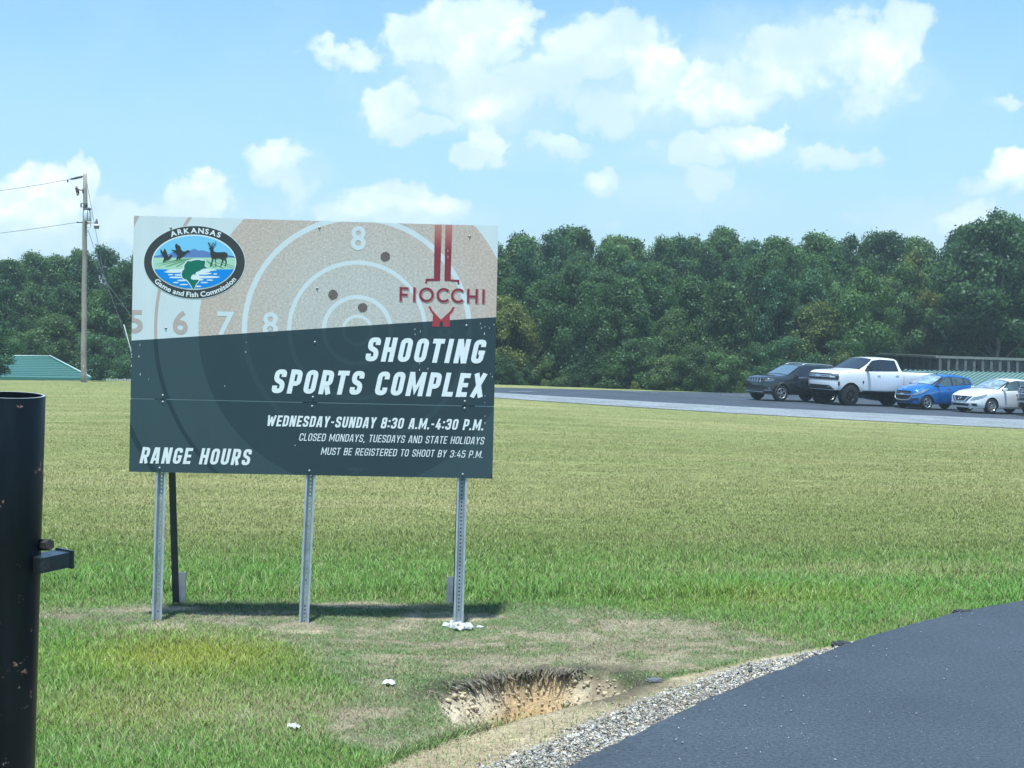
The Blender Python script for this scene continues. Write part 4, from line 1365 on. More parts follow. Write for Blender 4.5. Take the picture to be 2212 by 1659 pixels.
def u_post(x_top, x_bot, zb, zt, bottom_holes):
    """channel open towards the front: lips, slanted sides, web with square holes"""
    b = MB()
    lip0, lip1, wb, dp, th = .034, .021, .0125, .032, .0028
    def X_(z): return x_bot + (x_top - x_bot) * (z - zb) / (0 - zb)
    for s in (-1, 1):
        pr = [(s * lip0, 0), (s * lip1, 0), (s * wb, dp)]
        off = [(s * lip0, th), (s * (lip1 + .001), th), (s * (wb + .002), dp + th)]
        prof = pr + off[::-1]
        vs = [(X_(z) + px, .006 + py, z) for z in (zb, zt) for px, py in prof]
        n = len(prof)
        fs = [(k, (k + 1) % n, (k + 1) % n + n, k + n) for k in range(n)]
        b.add(vs, fs if s > 0 else [f[::-1] for f in fs], 0)
    hs = .0052
    pitch = .0254
    zs = [zb]
    z = zb + (bottom_holes if bottom_holes else .05)
    y0 = .006 + dp
    def slab(xa, xb, z0, z1):
        vs = [(X_(z_) + x_, y_, z_) for z_ in (z0, z1) for x_, y_ in ((xa, y0), (xb, y0), (xb, y0 + th), (xa, y0 + th))]
        b.add(vs, [(0, 1, 5, 4), (1, 2, 6, 5), (2, 3, 7, 6), (3, 0, 4, 7)], 1)
    slab(-wb - .001, -hs, zb, zt); slab(hs, wb + .001, zb, zt)
    slab(-hs, hs, zb, z)
    while z + pitch < zt:
        slab(-hs, hs, z + 2 * hs, z + pitch)
        z += pitch
    return b.build('post', [M_GALV, M_GALV_D], sign)


PB = [((-1.009, -1.019), -1.06, .06), ((-.0093, -.034), -1.06, .06), ((1.0157, 1.012), -1.07, .16)]
for (xt, xb), zb, bh_ in PB:
    xb2 = xb + (xb - xt) * .06
    u_post(xt, xb2, zb, SH - .02, bh_)
# back braces: dark struts leaning to stubs driven into the ground behind
M_STRUT = mat('dark_steel_strut', (.035, .045, .045), .55, var=.3, vscale=12)
M_STUB = mat('weathered_stub', (.34, .36, .37), .6, metal=.2, var=.2, vscale=10)
for xt, xb in ((-1.005, -1.02), (1.020, .985)):
    b = MB()
    p0, p1 = np.array((xt, .05, 1.25)), np.array((xb + .02, .64, -.985))
    for k in range(1):
        a, c = p0, p1
        vs = []
        for q in (a, c):
            for sx, sy in ((-.024, 0), (.024, 0), (.024, .006), (-.024, .006)): vs.append(q + np.array((sx, sy, 0)))
            
        b.add(vs, [(0, 1, 5, 4), (1, 2, 6, 5), (2, 3, 7, 6), (3, 0, 4, 7), (0, 3, 2, 1), (4, 5, 6, 7)])
        vs = [q + np.array((sx, sy, 0)) for q in (a, c) for sx, sy in ((-.024, .006), (-.018, .006), (-.018, .04), (-.024, .04))]
        b.add(vs, [(0, 1, 5, 4), (1, 2, 6, 5), (2, 3, 7, 6), (3, 0, 4, 7), (0, 3, 2, 1), (4, 5, 6, 7)])
    b.build('brace', M_STRUT, sign)
    b = MB()
    sx0 = .055 if xt < 0 else -.024
    b.box((xb + sx0, .665, -.92), (.052, .006, .30)); b.box((xb + sx0 - .023, .683, -.92), (.006, .03, .30)); b.box((xb + sx0 + .023, .683, -.92), (.006, .03, .30))
    b.build('brace_stub', M_STUB, sign)
# lump of white concrete round the foot of the third post
M_CONC = mat('white_concrete', (.47, .47, .43), .9, var=.2, vscale=20, bump=.8, bscale=40)
b = MB()
R_ = random.Random(3)
bmx = bmesh.new()
for k in range(42):
    a, rr = R_.uniform(0, 6.283), abs(R_.gauss(0, .065))
    s_ = R_.uniform(.010, .034) if k > 12 else R_.uniform(.025, .045)
    dx = R_.gauss(0, .055) + (.05 if k % 3 == 0 else 0)
    M_ = Matrix.Translation((1.012 + dx, .01 + R_.gauss(0, .045) - (.02 if k % 3 == 0 else 0), -1.005 - abs(dx) * .12)) @ Matrix.Rotation(R_.uniform(0, 6), 4, (R_.random(), R_.random(), 1)) @ Matrix.Diagonal((s_, s_ * R_.uniform(.7, 1.1), s_ * R_.uniform(.4, .75), 1))
    bmesh.ops.create_icosphere(bmx, subdivisions=1, radius=1, matrix=M_)
bmx.verts.index_update()
for v in bmx.verts: v.co += Vector([R_.gauss(0, .0025) for _ in range(3)])
b.add([v.co[:] for v in bmx.verts], [tuple(v.index for v in f.verts) for f in bmx.faces]); bmx.free()
b.build('concrete_footing', M_CONC, sign)

# ------------------------------------------------------------------ steel gate post in the foreground
def gate_post():
    m_ = bpy.data.materials.new('chipped_black_paint'); m_.use_nodes = True
    t = NT(m_.node_tree); p = t.n['Principled BSDF']
    p.inputs['Coat Weight'].default_value = .04; p.inputs['Coat Roughness'].default_value = .2; p.inputs['Specular IOR Level'].default_value = .16
    pos = t.new('ShaderNodeTexCoord').outputs['Object']
    n = t.noise(pos, 26, 6, .72)
    g = t.noise(pos, 5.5, 3, .6)
    chip = t.rng(t.math('ADD', t.math('MULTIPLY', n, .75), t.math('MULTIPLY', g, .45)), .725, .745)
    rust = t.mix(t.rng(t.noise(pos, 70, 3, .6), .35, .65), (.16, .055, .03), (.42, .30, .27))
    blot = t.mix(t.rng(t.noise(t.vmath('MULTIPLY', pos, (3, 3, .8)), 2.4, 5, .65), .4, .65), (.004, .006, .010), (.007, .013, .017))
    t.put(p.inputs['Base Color'], t.mix(chip, blot, rust))
    t.put(p.inputs['Roughness'], t.mix(chip, (.34, .34, .34), (.85, .85, .85)))
    bmp = t.new('ShaderNodeBump'); bmp.inputs['Strength'].default_value = .35; bmp.inputs['Distance'].default_value = .004
    t.put(bmp.inputs['Height'], t.math('SUBTRACT', t.noise(pos, 16, 5, .6), chip)); t.put(p.inputs['Normal'], bmp.outputs[0])
    rad = .100
    Y = 4.44
    top = at_y(23.5, 852.5, Y)
    foot = at_y(1.5, 1659, Y + .062)
    axis = (top - foot); axis /= np.linalg.norm(axis)
    gz = 0.0
    base = top - axis * ((top[2] - gz + .05) / axis[2])
    o = empty('gate_post', base, (0, 0, 0), 'thick black steel pipe post with chipped rusty paint at the edge of the drive', 'post')
    zax = Vector(axis); q = zax.to_track_quat('Z', 'Y'); o.rotation_mode = 'QUATERNION'; o.rotation_quaternion = q
    L = float((top - base) @ axis)
    w = .0085
    b = MB().lathe([(rad, 0), (rad, L * .25), (rad, L * .5), (rad, L * .75), (rad, L - .003), (rad - .002, L - .0005)], 64)
    b.lathe([(rad - w, L - .0005), (rad - w, L - .35), (.001, L - .35)], 64)
    b.build('pipe', m_, o)
    # bare bright cut edge of the pipe
    MB().lathe([(rad - .002, L - .0005), (rad - w, L - .0005)], 64).build('cut_edge', mat('bare_pipe_edge', (.46, .49, .50), .45, metal=.3, var=.2, vscale=40), o)
    inv = Matrix.Translation(Vector(base)) @ q.to_matrix().to_4x4()
    inv.invert()
    M_BLK = mat('black_bracket_paint', (.016, .026, .030), .35, coat=.25, var=.4, vscale=18, dirt=(.10, .06, .045), dscale=22, damt=.2)
    # bracket: rectangular tube welded to the post, pointing right and away, closed by an end plate
    def loc(u, v, y): return np.array(inv @ Vector(at_y(u, v, y)))
    A = loc(90, 1216, Y + .02); B = loc(137.5, 1206, Y + .10)
    d = B - A; d /= np.linalg.norm(d); up = np.array([0, 0, 1.0]); up -= d * (up @ d); up /= np.linalg.norm(up); sd = np.cross(d, up)
    A = A - d * .035
    def beam(a, c, h, w_, name, mi=M_BLK):
        vs = [q + up * s * h / 2 + sd * k * w_ / 2 for q in (a, c) for s, k in ((-1, -1), (1, -1), (1, 1), (-1, 1))]
        return MB().add(vs, [(0, 1, 5, 4), (1, 2, 6, 5), (2, 3, 7, 6), (3, 0, 4, 7), (0, 3, 2, 1), (4, 5, 6, 7)])
    br = beam(A, B, .047, .060, 'bracket'); br.build('bracket', M_BLK, o)
    pl = beam(B, B + d * .008, .056, .072, 'plate'); pl.build('end_plate', M_BLK, o)
    weld = MB()
    for k in range(14):
        s = k / 13
        p_ = B - d * .003 + up * (-.022 + .044 * s) - sd * .030
        weld.lathe([(.0001, .004), (.0035, .002), (.0045, -.002), (.0001, -.004)], 6, 0, None, p_)
        p_ = A + d * .036 + up * (-.022 + .044 * s) - sd * .030
        weld.lathe([(.0001, .005), (.005, .002), (.006, -.002), (.0001, -.005)], 6, 0, None, p_)
    weld.build('weld_bead', M_BLK, o)
    nutm = mat('rusty_nut', (.05, .042, .040), .6, metal=.3, var=.5, vscale=40)
    A2 = loc(78, 1177, Y + .05); B2 = loc(108, 1177, Y + .015)
    vs = []
    d2 = (B2 - A2) / np.linalg.norm(B2 - A2); s2 = np.cross(d2, up); u2 = np.cross(s2, d2)
    nb = MB().tube([A2 - d2 * .03, B2], .0175, 6, smooth=False); nb.build('hinge_nut', nutm, o)


gate_post()


# ------------------------------------------------------------------ utility pole
PB_Y = 62.4
pbase = at_y(180.5, 828, PB_Y)
M_POLE = mat('weathered_pole_wood', (.30, .27, .23), .9, var=.30, vscale=1.2, bump=.6, bscale=14, dirt=(.17, .11, .085), dscale=.9, damt=.35)
M_DKM = mat('dark_fittings', (.05, .05, .055), .6)
M_GREY = mat('grey_enamel', (.42, .47, .50), .4, var=.08)
M_WIRE = mat('wire', (.16, .17, .18), .6)
pole_top = at_y(184.2, 376, PB_Y)
PS = PF / PB_Y                                              # measured units per metre there
H = float(pole_top[2] - pbase[2])
lean = float(pole_top[0] - pbase[0])
pole = empty('utility_pole', (pbase[0], PB_Y, pbase[2]), (0, 0, 0), 'weathered wooden power pole with a grey transformer can and a lamp on an arm', 'utility pole')


def pq(zx, zy, dy=0.0):
    """point of the pole head, from the enlarged photo, in the pole's own metres"""
    u, v = (200 + zx * .14458) / 1.38879, (510 + zy * .14458) / 1.38879
    q = at_y(u, v, PB_Y)
    return np.array((q[0] - pbase[0], dy, q[2] - pbase[2]))


b = MB(); n = 14
b.tube([(lean * k / n + .012 * math.sin(k * 1.7), 0, -.3 + (H + .3) * k / n) for k in range(n + 1)], [.128 - .045 * k / n for k in range(n + 1)], 16)
b.build('shaft', M_POLE, pole)
b = MB(); b.tube([pq(345, 138, -.05), pq(240, 160, -.05), pq(150, 183, -.05), pq(85, 194, -.05)], [.025, .045, .04, .03], 8)
for k in range(5):
    q = pq(320 - 35 * k, 143 + 8 * k, -.05); b.lathe([(.001, -.02), (.055, -.012), (.055, .012), (.001, .02)], 10, 0, Matrix.Rotation(math.pi / 2, 4, 'Y'), q)
b.build('insulator', M_DKM, pole)
b = MB()
b.tube([pq(352, 425, -.1), pq(300, 420, -.1), pq(258, 415, -.1)], .022, 6); b.tube([pq(212, 345, -.1), pq(235, 400, -.1), pq(255, 470, -.1), pq(262, 500, -.1)], [.03, .055, .055, .03], 8)
b.tube([pq(192, 380, -.1), pq(205, 420, -.1), pq(225, 500, -.1)], .016, 6); b.tube([pq(195, 385, -.1), pq(232, 375, -.1)], .03, 6); b.tube([pq(222, 520, -.1), pq(262, 515, -.1)], .035, 6); b.tube([pq(352, 390, -.1), pq(352, 485, -.1)], .03, 6)
b.build('fuse_cutout', mat('brown_porcelain', (.075, .055, .05), .3), pole)
b = MB()
for zx in (305, 430): b.tube([pq(zx, 695, -.05), pq(zx, 775, -.05)], .028, 8)
b.box(pq(370, 700, -.09), (.28, .03, .03)); b.box(pq(370, 770, -.09), (.28, .03, .03)); b.tube([pq(405, 690, -.1), pq(412, 790, -.1)], .05, 8)
b.build('bracket', M_DKM, pole)
tc_ = pq(455, 935, -.17); hz_ = float(pq(455, 800)[2] - pq(455, 1065)[2])
trf = MB(); trf.lathe([(.001, -hz_ / 2), (.142, -hz_ / 2), (.148, -hz_ / 2 + .02), (.148, hz_ / 2 - .05), (.142, hz_ / 2 - .05)], 24, 0, None, tc_)
tr = trf.build('transformer', M_GREY, pole)
b = MB(); b.lathe([(.155, hz_ / 2 - .06), (.155, hz_ / 2 - .01), (.10, hz_ / 2 + .025), (.001, hz_ / 2 + .03)], 24, 0, None, tc_); b.build('lid', M_DKM, tr)
b = MB(); b.tube([pq(470, 800, -.32), pq(475, 850, -.33), pq(470, 1055, -.32)], .012, 6); b.box(pq(510, 840, -.27), (.10, .03, .05)); b.build('band', M_DKM, tr)
b = MB(); b.tube([pq(345, 1092, -.1), pq(240, 1090, -.1)], .022, 6); b.tube([pq(240, 1090, -.1), pq(232, 1090, -.1)], .04, 8); b.tube([pq(400, 1092, .05), pq(445, 1088, .05)], .02, 6); b.build('neutral_bracket', M_DKM, pole)
lamp = MB(); lamp.tube([pq(412, 1175, -.08), pq(430, 1135, -.1), pq(460, 1112, -.12), pq(510, 1102, -.14), pq(625, 1100, -.2)], .019, 8)
la = lamp.build('lamp_arm', mat('lamp_arm_grey', (.22, .25, .27), .5, metal=.4), pole)
lc = pq(648, 1100, -.2); s_ = lambda a, z: (a * .00203 / 2, (1100 - z) * .00203)
b = MB(); b.lathe([s_(4, 1020), s_(26, 1025), s_(28, 1048), s_(44, 1055), s_(62, 1120), s_(70, 1135)], 20, 0, None, lc); b.build('lamp_head', M_DKM, la)
b = MB(); b.lathe([s_(70, 1130), s_(96, 1150), s_(118, 1155), s_(116, 1165)], 20, 0, None, lc); b.build('lamp_rim', mat('pale_rim', (.6, .62, .6), .5), la)
b = MB(); b.lathe([s_(116, 1165), s_(100, 1225), s_(4, 1228)], 20, 0, None, lc); b.build('lamp_shade', mat('prism_glass', (.20, .20, .17), .25, var=.4, vscale=40), la)
b = MB()
for q in ([(420, 1185), (450, 1200), (500, 1210), (520, 1160), (490, 1110)], [(425, 1200), (440, 1260), (455, 1300), (430, 1320)], [(432, 1340), (460, 1350), (430, 1380)], [(540, 860), (545, 1000), (520, 1080), (515, 1150)]):
    b.tube([pq(x, y, -.12) for x, y in q], .008, 5)
b.build('drip_wire', M_WIRE, pole)
b = MB(); b.tube([(.13, -.03, 0), (.145, -.03, .35), (.03, -.11, .75)], .018, 6); b.build('conduit', mat('pale_conduit', (.5, .52, .52), .5), pole)


def wire(name, pts, r, label, cat, sag=0.0, mtl=M_WIRE, group=None):
    P = []
    for i in range(len(pts) - 1):
        a, c = np.array(pts[i]), np.array(pts[i + 1])
        for k in range(12):
            t = k / 12
            q = a + (c - a) * t; q = q - np.array((0, 0, sag * 4 * t * (1 - t))); P.append(q)
    P.append(np.array(pts[-1]))
    o = MB().tube(P, r, 5).build(name, mtl)
    return tag(o, label, cat, group)


wp = lambda zx, zy, dy=0.0: pq(zx, zy, dy) + np.array((pbase[0], PB_Y, pbase[2]))
far = at_y(-1900, 572, PB_Y + 6)
wire('power_line', [wp(85, 194, -.05), at_y(0, 412, PB_Y + .5), far], .011, 'upper power line running left from the pole top insulator', 'wire', .02)
b = MB(); q0 = wp(30, 235, -.05); b.box(q0, (.05, .05, .09)); b.tube([wp(15, 208, -.05), q0], .015, 6); tag(b.build('wire_clamp', M_DKM), 'small dark clamp hanging on the upper power line left of the pole', 'clamp')
wire('power_line', [wp(232, 1090, -.1), at_y(0, 503.5, PB_Y + .5), at_y(-1900, 660, PB_Y + 6)], .011, 'lower power line running left from below the transformer', 'wire', .02)
g0, g1, g2 = wp(412, 262, .05), at_y(281, 752, PB_Y), at_y(303, 832, PB_Y)
wire('guy_wire', [g0, at_y(225.5, 600, PB_Y), g1, g2], .010, 'long guy wire from the pole top down to the field behind the sign', 'guy wire')
a, c = at_y(267.5, 701, PB_Y - .03), at_y(285, 765, PB_Y - .03)
tag(MB().tube([a, c, at_y(302, 828, PB_Y - .03)], .019, 8).build('guy_guard', mat('pale_guard', (.42, .46, .45), .6)), 'pale plastic guard sleeve on the lower end of the guy wire', 'guard')
wire('guy_wire', [wp(432, 1225, .05), at_y(225, 604, PB_Y), at_y(395, 833, PB_Y)], .010, 'shorter guy wire from below the lamp, sloping more to the right', 'guy wire')

# ------------------------------------------------------------------ green-roofed building beyond the crest, left
M_GROOF = mat('green_metal_roof', (.050, .150, .125), .5, metal=.1, var=.06, vscale=2)
M_GROOF_D = mat('green_roof_rib', (.035, .105, .095), .5)
M_RIDGE = mat('pale_green_flashing', (.36, .50, .47), .5)
M_GWALL = mat('green_wall_cladding', (.035, .16, .12), .6)


def left_building():
    Y0, Y1 = 84.0, 90.0
    gz = terr(-26, 86)
    o = empty('green_roofed_building', (-26, 86, gz), (0, 0, 0), 'low building with a green metal hip roof beyond the crest on the left', 'building')
    rel = lambda u, v, y: at_y(u, v, y) - np.array((-26, 86, gz))
    eL, eR = rel(-150, 812, Y0), rel(196, 816.5, Y0)
    rL, rR = rel(-50, 770, Y1), rel(107, 771, Y1)
    eR2 = eR + np.array((-4.2, 11.5, .05)); eL2 = eL + np.array((0, 11.5, 0))
    b = MB()
    b.add([eL, eR, rR, rL], [(0, 1, 2, 3)]); b.add([eR, eR2, rR], [(0, 1, 2)]); b.add([eL, rL, eL2], [(0, 1, 2)]); b.add([eL2, rL, rR, eR2], [(0, 1, 2, 3)])
    b.add([eL, eR, eR + (0, 0, -.18), eL + (0, 0, -.18)], [(0, 3, 2, 1)])
    rf = b.build('roof', M_GROOF, o)
    rb = MB()
    for k in range(1, 12):
        t = k / 12; a, c = eL + (rL - eL) * t, eR + (rR - eR) * t
        nrm = np.array((0, -.3, .16))
        w_ = .07 if k not in (1, 3) else .11
        rb.add([a + nrm * .1, c + nrm * .1, c + nrm * .1 + (rR - eR) * w_ * .22, a + nrm * .1 + (rL - eL) * w_ * .22], [(0, 1, 2, 3)])
        rb.add([a, c, c + nrm * .1, a + nrm * .1], [(0, 1, 2, 3)])
    rb.build('roof_rib', M_GROOF_D, rf)
    MB().tube([eR + (0, 0, .05), rR + (0, 0, .08)], .055, 6).tube([rL + (0, 0, .05), rR + (0, 0, .05)], .045, 6).build('ridge_cap', M_RIDGE, rf)
    hgt_ = eL[2] - .15
    w = MB()
    x0, x1, ya, yb = eL[0] + .5, eR[0] - .5, eL[1] + .5, eL2[1] - .5
    w.add([(x0, ya, 0), (x1, ya, 0), (x1, yb, 0), (x0, yb, 0), (x0, ya, hgt_), (x1, ya, hgt_), (x1, yb, hgt_), (x0, yb, hgt_)], [(0, 1, 5, 4), (1, 2, 6, 5), (2, 3, 7, 6), (3, 0, 4, 7)])
    w.build('wall', M_GWALL, o)


left_building()

# short pale fence on the crest
fo = at_y(262, 826.5, 78.0)
b = MB()
M_FENCE = mat('pale_fence_wood', (.42, .44, .40), .8, var=.2, vscale=5)
fz = terr(float(fo[0]) + 1, 78)
ftop = float(at_y(262, 818.5, 78.0)[2])
for k in range(34):
    b.box((fo[0] - .75 + k * .135, 78.0, (fz + ftop) / 2 + .02 * math.sin(k * 2.1)), (.11, .02, ftop - fz))
b.box((fo[0] + 1.5, 78.03, ftop - .2), (4.6, .03, .08))
tag(b.build('fence', M_FENCE), 'low pale picket fence far off beside the sign', 'fence')

# ------------------------------------------------------------------ range wall of posts and boards, and the shooting shelter, right
M_WPOST = mat('grey_timber_post', (.115, .115, .105), .85, var=.25, vscale=3)
M_WBOARD = mat('dark_timber_boards', (.115, .098, .100), .9, var=.6, vscale=2.2)
M_WCAP = mat('pale_cap_rail', (.19, .20, .17), .7, var=.15, vscale=2)


def range_wall():
    pts = [at_y(1898, 767.5, 99.0), at_y(2031, 774.0, 86.0), at_y(2330, 783.0, 84.0)]
    base_z = -2.6
    o = empty('range_wall', (pts[1][0], pts[1][1], base_z), (0, 0, 0), 'timber backstop wall with upright posts and a pale cap rail behind the car park', 'wall')
    org = np.array((pts[1][0], pts[1][1], base_z))
    boards, cap = MB(), MB()
    for i, (nn, r_) in enumerate(((10, .20), (16, .20))):
        a, c = pts[i] - org, pts[i + 1] - org
        d = c - a; d[2] = 0; L = np.linalg.norm(d); d /= L; nr = np.array((d[1], -d[0], 0))
        if nr[1] > 0: nr = -nr
        rows = 14
        for k in range(rows):                                   # boards set edge to edge with slightly different depths
            z0, z1 = k / rows, (k + .93) / rows
            off = nr * (.02 * ((k * 7) % 3))
            q = [a * 1.0, c * 1.0]
            vs = []
            for e in q:
                for z in (z0, z1):
                    for th in (0, .05): vs.append((e[0] + off[0] - nr[0] * th, e[1] + off[1] - nr[1] * th, e[2] * z))
            boards.add(vs, [(0, 2, 6, 4), (1, 5, 7, 3), (2, 3, 7, 6), (0, 4, 5, 1), (0, 1, 3, 2), (4, 6, 7, 5)])
        for k in range(nn + (i == 1)):
            e = a + (c - a) * k / nn
            if k == 0 and i == 1: pass
            w_ = .13 if i == 0 else .15
            p = MB()
            q = e + nr * .16
            p.add([q + np.array((sx * d[0] * w_ / 2 + sy * nr[0] * .07, sx * d[1] * w_ / 2 + sy * nr[1] * .07, -q[2] if z == 0 else 0)) for z in (0, 1) for sx, sy in ((-1, -1), (1, -1), (1, 1), (-1, 1))],
                  [(0, 1, 5, 4), (1, 2, 6, 5), (2, 3, 7, 6), (3, 0, 4, 7), (4, 5, 6, 7)])
            p.build('post', M_WPOST, o)
        a2, c2 = a + nr * .1 + (0, 0, .08), c + nr * .1 + (0, 0, .08)
        w_ = .16
        cap.add([e + nr * s * w_ + np.array((0, 0, z)) for e in (a2, c2) for s, z in ((-1, -.07), (1, -.07), (1, .07), (-1, .07))], [(0, 1, 5, 4), (1, 2, 6, 5), (2, 3, 7, 6), (3, 0, 4, 7), (0, 3, 2, 1), (4, 5, 6, 7)])
    boards.build('boards', M_WBOARD, o)
    cap.build('cap_rail', M_WCAP, o)


range_wall()


def shelter():
    Yr, Ye = 80.0, 75.0
    gz = terr(22, 78)
    org = np.array((24.0, 77.5, gz))
    o = empty('shooting_shelter', org, (0, 0, 0), 'long open shelter with a ribbed green metal hip roof behind the parked cars', 'shelter')
    rL, rR = at_y(1957, 800, Yr) - org, at_y(2420, 810, Yr) - org
    eL, eR = at_y(1905, 846, Ye) - org, at_y(2420, 858, Ye) - org
    back = np.array((0, 10.0, 0))
    bL, bR = eL + back, eR + back
    M_SR = mat('weathered_green_roof', (.115, .20, .178), .5, metal=.1, var=.06, vscale=1.5)
    b = MB(); b.add([eL, eR, rR, rL], [(0, 1, 2, 3)]); b.add([eL, rL, bL], [(0, 1, 2)]); b.add([bL, rL, rR, bR], [(0, 1, 2, 3)])
    b.add([eL, eR, eR + (0, 0, -.16), eL + (0, 0, -.16)], [(0, 3, 2, 1)]); b.add([eR, bR, rR], [(0, 1, 2)])
    rf = b.build('roof', M_SR, o)
    rb = MB(); dk = MB()
    nrm = np.array((0, -.30, .9)) * .05
    N = 44
    for k in range(N):
        t = k / N
        a = rL + (rR - rL) * t
        # ribs run down the slope; in this wide bay they lean with the hip
        c = eL + (eR - eL) * max(0.0, t - .125) if t > .125 else eL + (rL - eL) * (1 - 0) * (1 - t / .125) * 0 + eL
        c = eL + (eR - eL) * (t - .10) if t >= .10 else a + (eL - rL) * (t / .10)
        wv = np.array((.035, 0, 0))
        rb.add([a - wv + nrm * .2, a + wv + nrm * .2, a + wv + nrm, a - wv + nrm, c - wv + nrm * .2, c + wv + nrm * .2, c + wv + nrm, c - wv + nrm], [(0, 3, 7, 4), (1, 5, 6, 2), (3, 2, 6, 7), (4, 7, 6, 5)])
        e = rL + (rR - rL) * (t + .5 / N)
        dk.box(e + np.array((0, -.02, .035)), ((rR - rL)[0] / N * .55, .10, .07))
    rb.build('roof_rib', mat('pale_rib', (.145, .24, .215), .5), rf); dk.build('ridge_rib_gap', mat('dark_rib_gap', (.03, .05, .05), .8), rf)  # dark blocks stand in for the shaded gaps between ribs along the ridge
    MB().tube([rL + (0, 0, .03), eL + (0, 0, .03)], .06, 6).build('ridge_cap', mat('pale_rib', (.27, .37, .34), .45), rf)
    for k in range(6):
        e = eL + (eR - eL) * (.02 + k / 5 * .96) + np.array((0, .5, 0))
        MB().box((e[0], e[1], e[2] / 2 - .05), (.14, .14, e[2] - .05)).build('post', M_WPOST, o)


shelter()

# ------------------------------------------------------------------ litter
def scrap(u, v, w, d, seed, label):
    """a small sheet of paper, crumpled"""
    p = at_fn(u, v, terr, 4)
    R_ = random.Random(seed)
    n, m_ = 7, 5
    b = MB()
    ang = R_.uniform(-.4, .4)
    P = []
    for j in range(m_):
        for i in range(n):
            a, c = (i / (n - 1) - .5) * w * R_.uniform(.85, 1.1), (j / (m_ - 1) - .5) * d * R_.uniform(.85, 1.15)
            z = .010 + .012 * abs(math.sin(i * 1.9 + seed) * math.cos(j * 1.4)) + R_.uniform(0, .012) + .010 * (j / m_)
            P.append((a * math.cos(ang) - c * math.sin(ang), a * math.sin(ang) + c * math.cos(ang), z))
    q = [(x, y, z - .0012) for x, y, z in P]
    F = [(j * n + i, j * n + i + 1, (j + 1) * n + i + 1, (j + 1) * n + i) for j in range(m_ - 1) for i in range(n - 1) if (i, j) not in ((0, 0), (n - 2, m_ - 2))]
    b.add(P, F); b.add(q, [f[::-1] for f in F])
    o = b.build('paper_scrap', mat('dirty_white_paper', (.52, .52, .50), .85, var=.3, vscale=45, dirt=(.22, .20, .16), dscale=30, damt=.3), None, p)
    tag(o, label, 'litter')


scrap(840, 1483, .075, .050, 3, 'torn white scrap of paper in the grass left of the hole')
scrap(635, 1578, .070, .045, 8, 'crumpled white scrap in the grass, the one closest to the bottom edge')


def lump(u, v, r, label, m_, sq=.6):
    p = at_fn(u, v, terr, 4)
    bm = bmesh.new(); bmesh.ops.create_icosphere(bm, subdivisions=3, radius=r)
    rr = random.Random(int(u))
    for q in bm.verts:
        n = q.co.normalized()
        k = 1 + .18 * math.sin(n.x * 5 + u) * math.cos(n.y * 4) + .10 * math.sin(n.z * 11 + n.x * 9) + rr.uniform(-.05, .05)
        q.co = Vector((q.co.x * k * 1.5, q.co.y * k, q.co.z * k * sq))
    bm.verts.index_update()
    b = MB().add([q.co[:] for q in bm.verts], [tuple(q.index for q in f.verts) for f in bm.faces]); bm.free()
    o = b.build('asphalt_lump', m_, None, (p[0], p[1], p[2] + r * .25)); tag(o, label, 'lump')


M_LUMP = mat('tar_lump', (.032, .036, .040), .9, bump=.8, bscale=60)
lump(1818, 1397, .045, 'dark lump of asphalt where the gravel ends at the drive edge', M_LUMP)
lump(2078, 1327, .046, 'flat dark crumb of asphalt on the grass edge farther up the drive', M_LUMP, .5)
lump(1412, 1474, .034, 'grey rounded stone half sunk in soil at the right end of the hole', mat('grey_rock', (.12, .12, .13), .9, bump=.6, bscale=50), .5)

# ------------------------------------------------------------------ trees
def leaf_mat(name, base, var=.5):
    m_ = bpy.data.materials.new(name); m_.use_nodes = True
    t = NT(m_.node_tree); t.n.clear()
    out = t.new('ShaderNodeOutputMaterial')
    a = t.new('ShaderNodeAttribute', attribute_name='tone').outputs['Fac']
    oi = t.new('ShaderNodeObjectInfo').outputs['Random']
    k = t.math('MULTIPLY', t.rng(oi, 0, 1, .75, 1.25), a)
    warm = t.mix(t.math('MULTIPLY', oi, .30), base, (base[0] * 1.6, base[1] * 1.08, base[2] * .8))
    c = t.mix(1.0, warm, k, 'MULTIPLY')
    d = t.new('ShaderNodeBsdfDiffuse'); t.put(d.inputs['Color'], c)
    tr = t.new('ShaderNodeBsdfTranslucent'); t.put(tr.inputs['Color'], t.mix(1.0, c, (1.0, 1.15, .55), 'MULTIPLY'))
    gl = t.new('ShaderNodeBsdfGlossy'); gl.inputs['Roughness'].default_value = .42; gl.inputs['Color'].default_value = (.7, .8, .8, 1)
    m1 = t.new('ShaderNodeMixShader'); m1.inputs[0].default_value = .42
    t.l.new(d.outputs[0], m1.inputs[1]); t.l.new(tr.outputs[0], m1.inputs[2])
    m2 = t.new('ShaderNodeMixShader'); m2.inputs[0].default_value = .015
    t.l.new(m1.outputs[0], m2.inputs[1]); t.l.new(gl.outputs[0], m2.inputs[2])
    t.l.new(m2.outputs[0], out.inputs[0])
    return m_


LEAF = dict(dark=leaf_mat('leaf_dark', (.064, .122, .056)), mid=leaf_mat('leaf_mid', (.080, .150, .060)), pale=leaf_mat('leaf_pale', (.095, .155, .060)), yellow=leaf_mat('leaf_yellow', (.120, .158, .050)), blue=leaf_mat('leaf_blue', (.060, .128, .068)))
M_BARK = mat('bark', (.17, .15, .125), .95, var=.35, vscale=3, bump=.5, bscale=8)


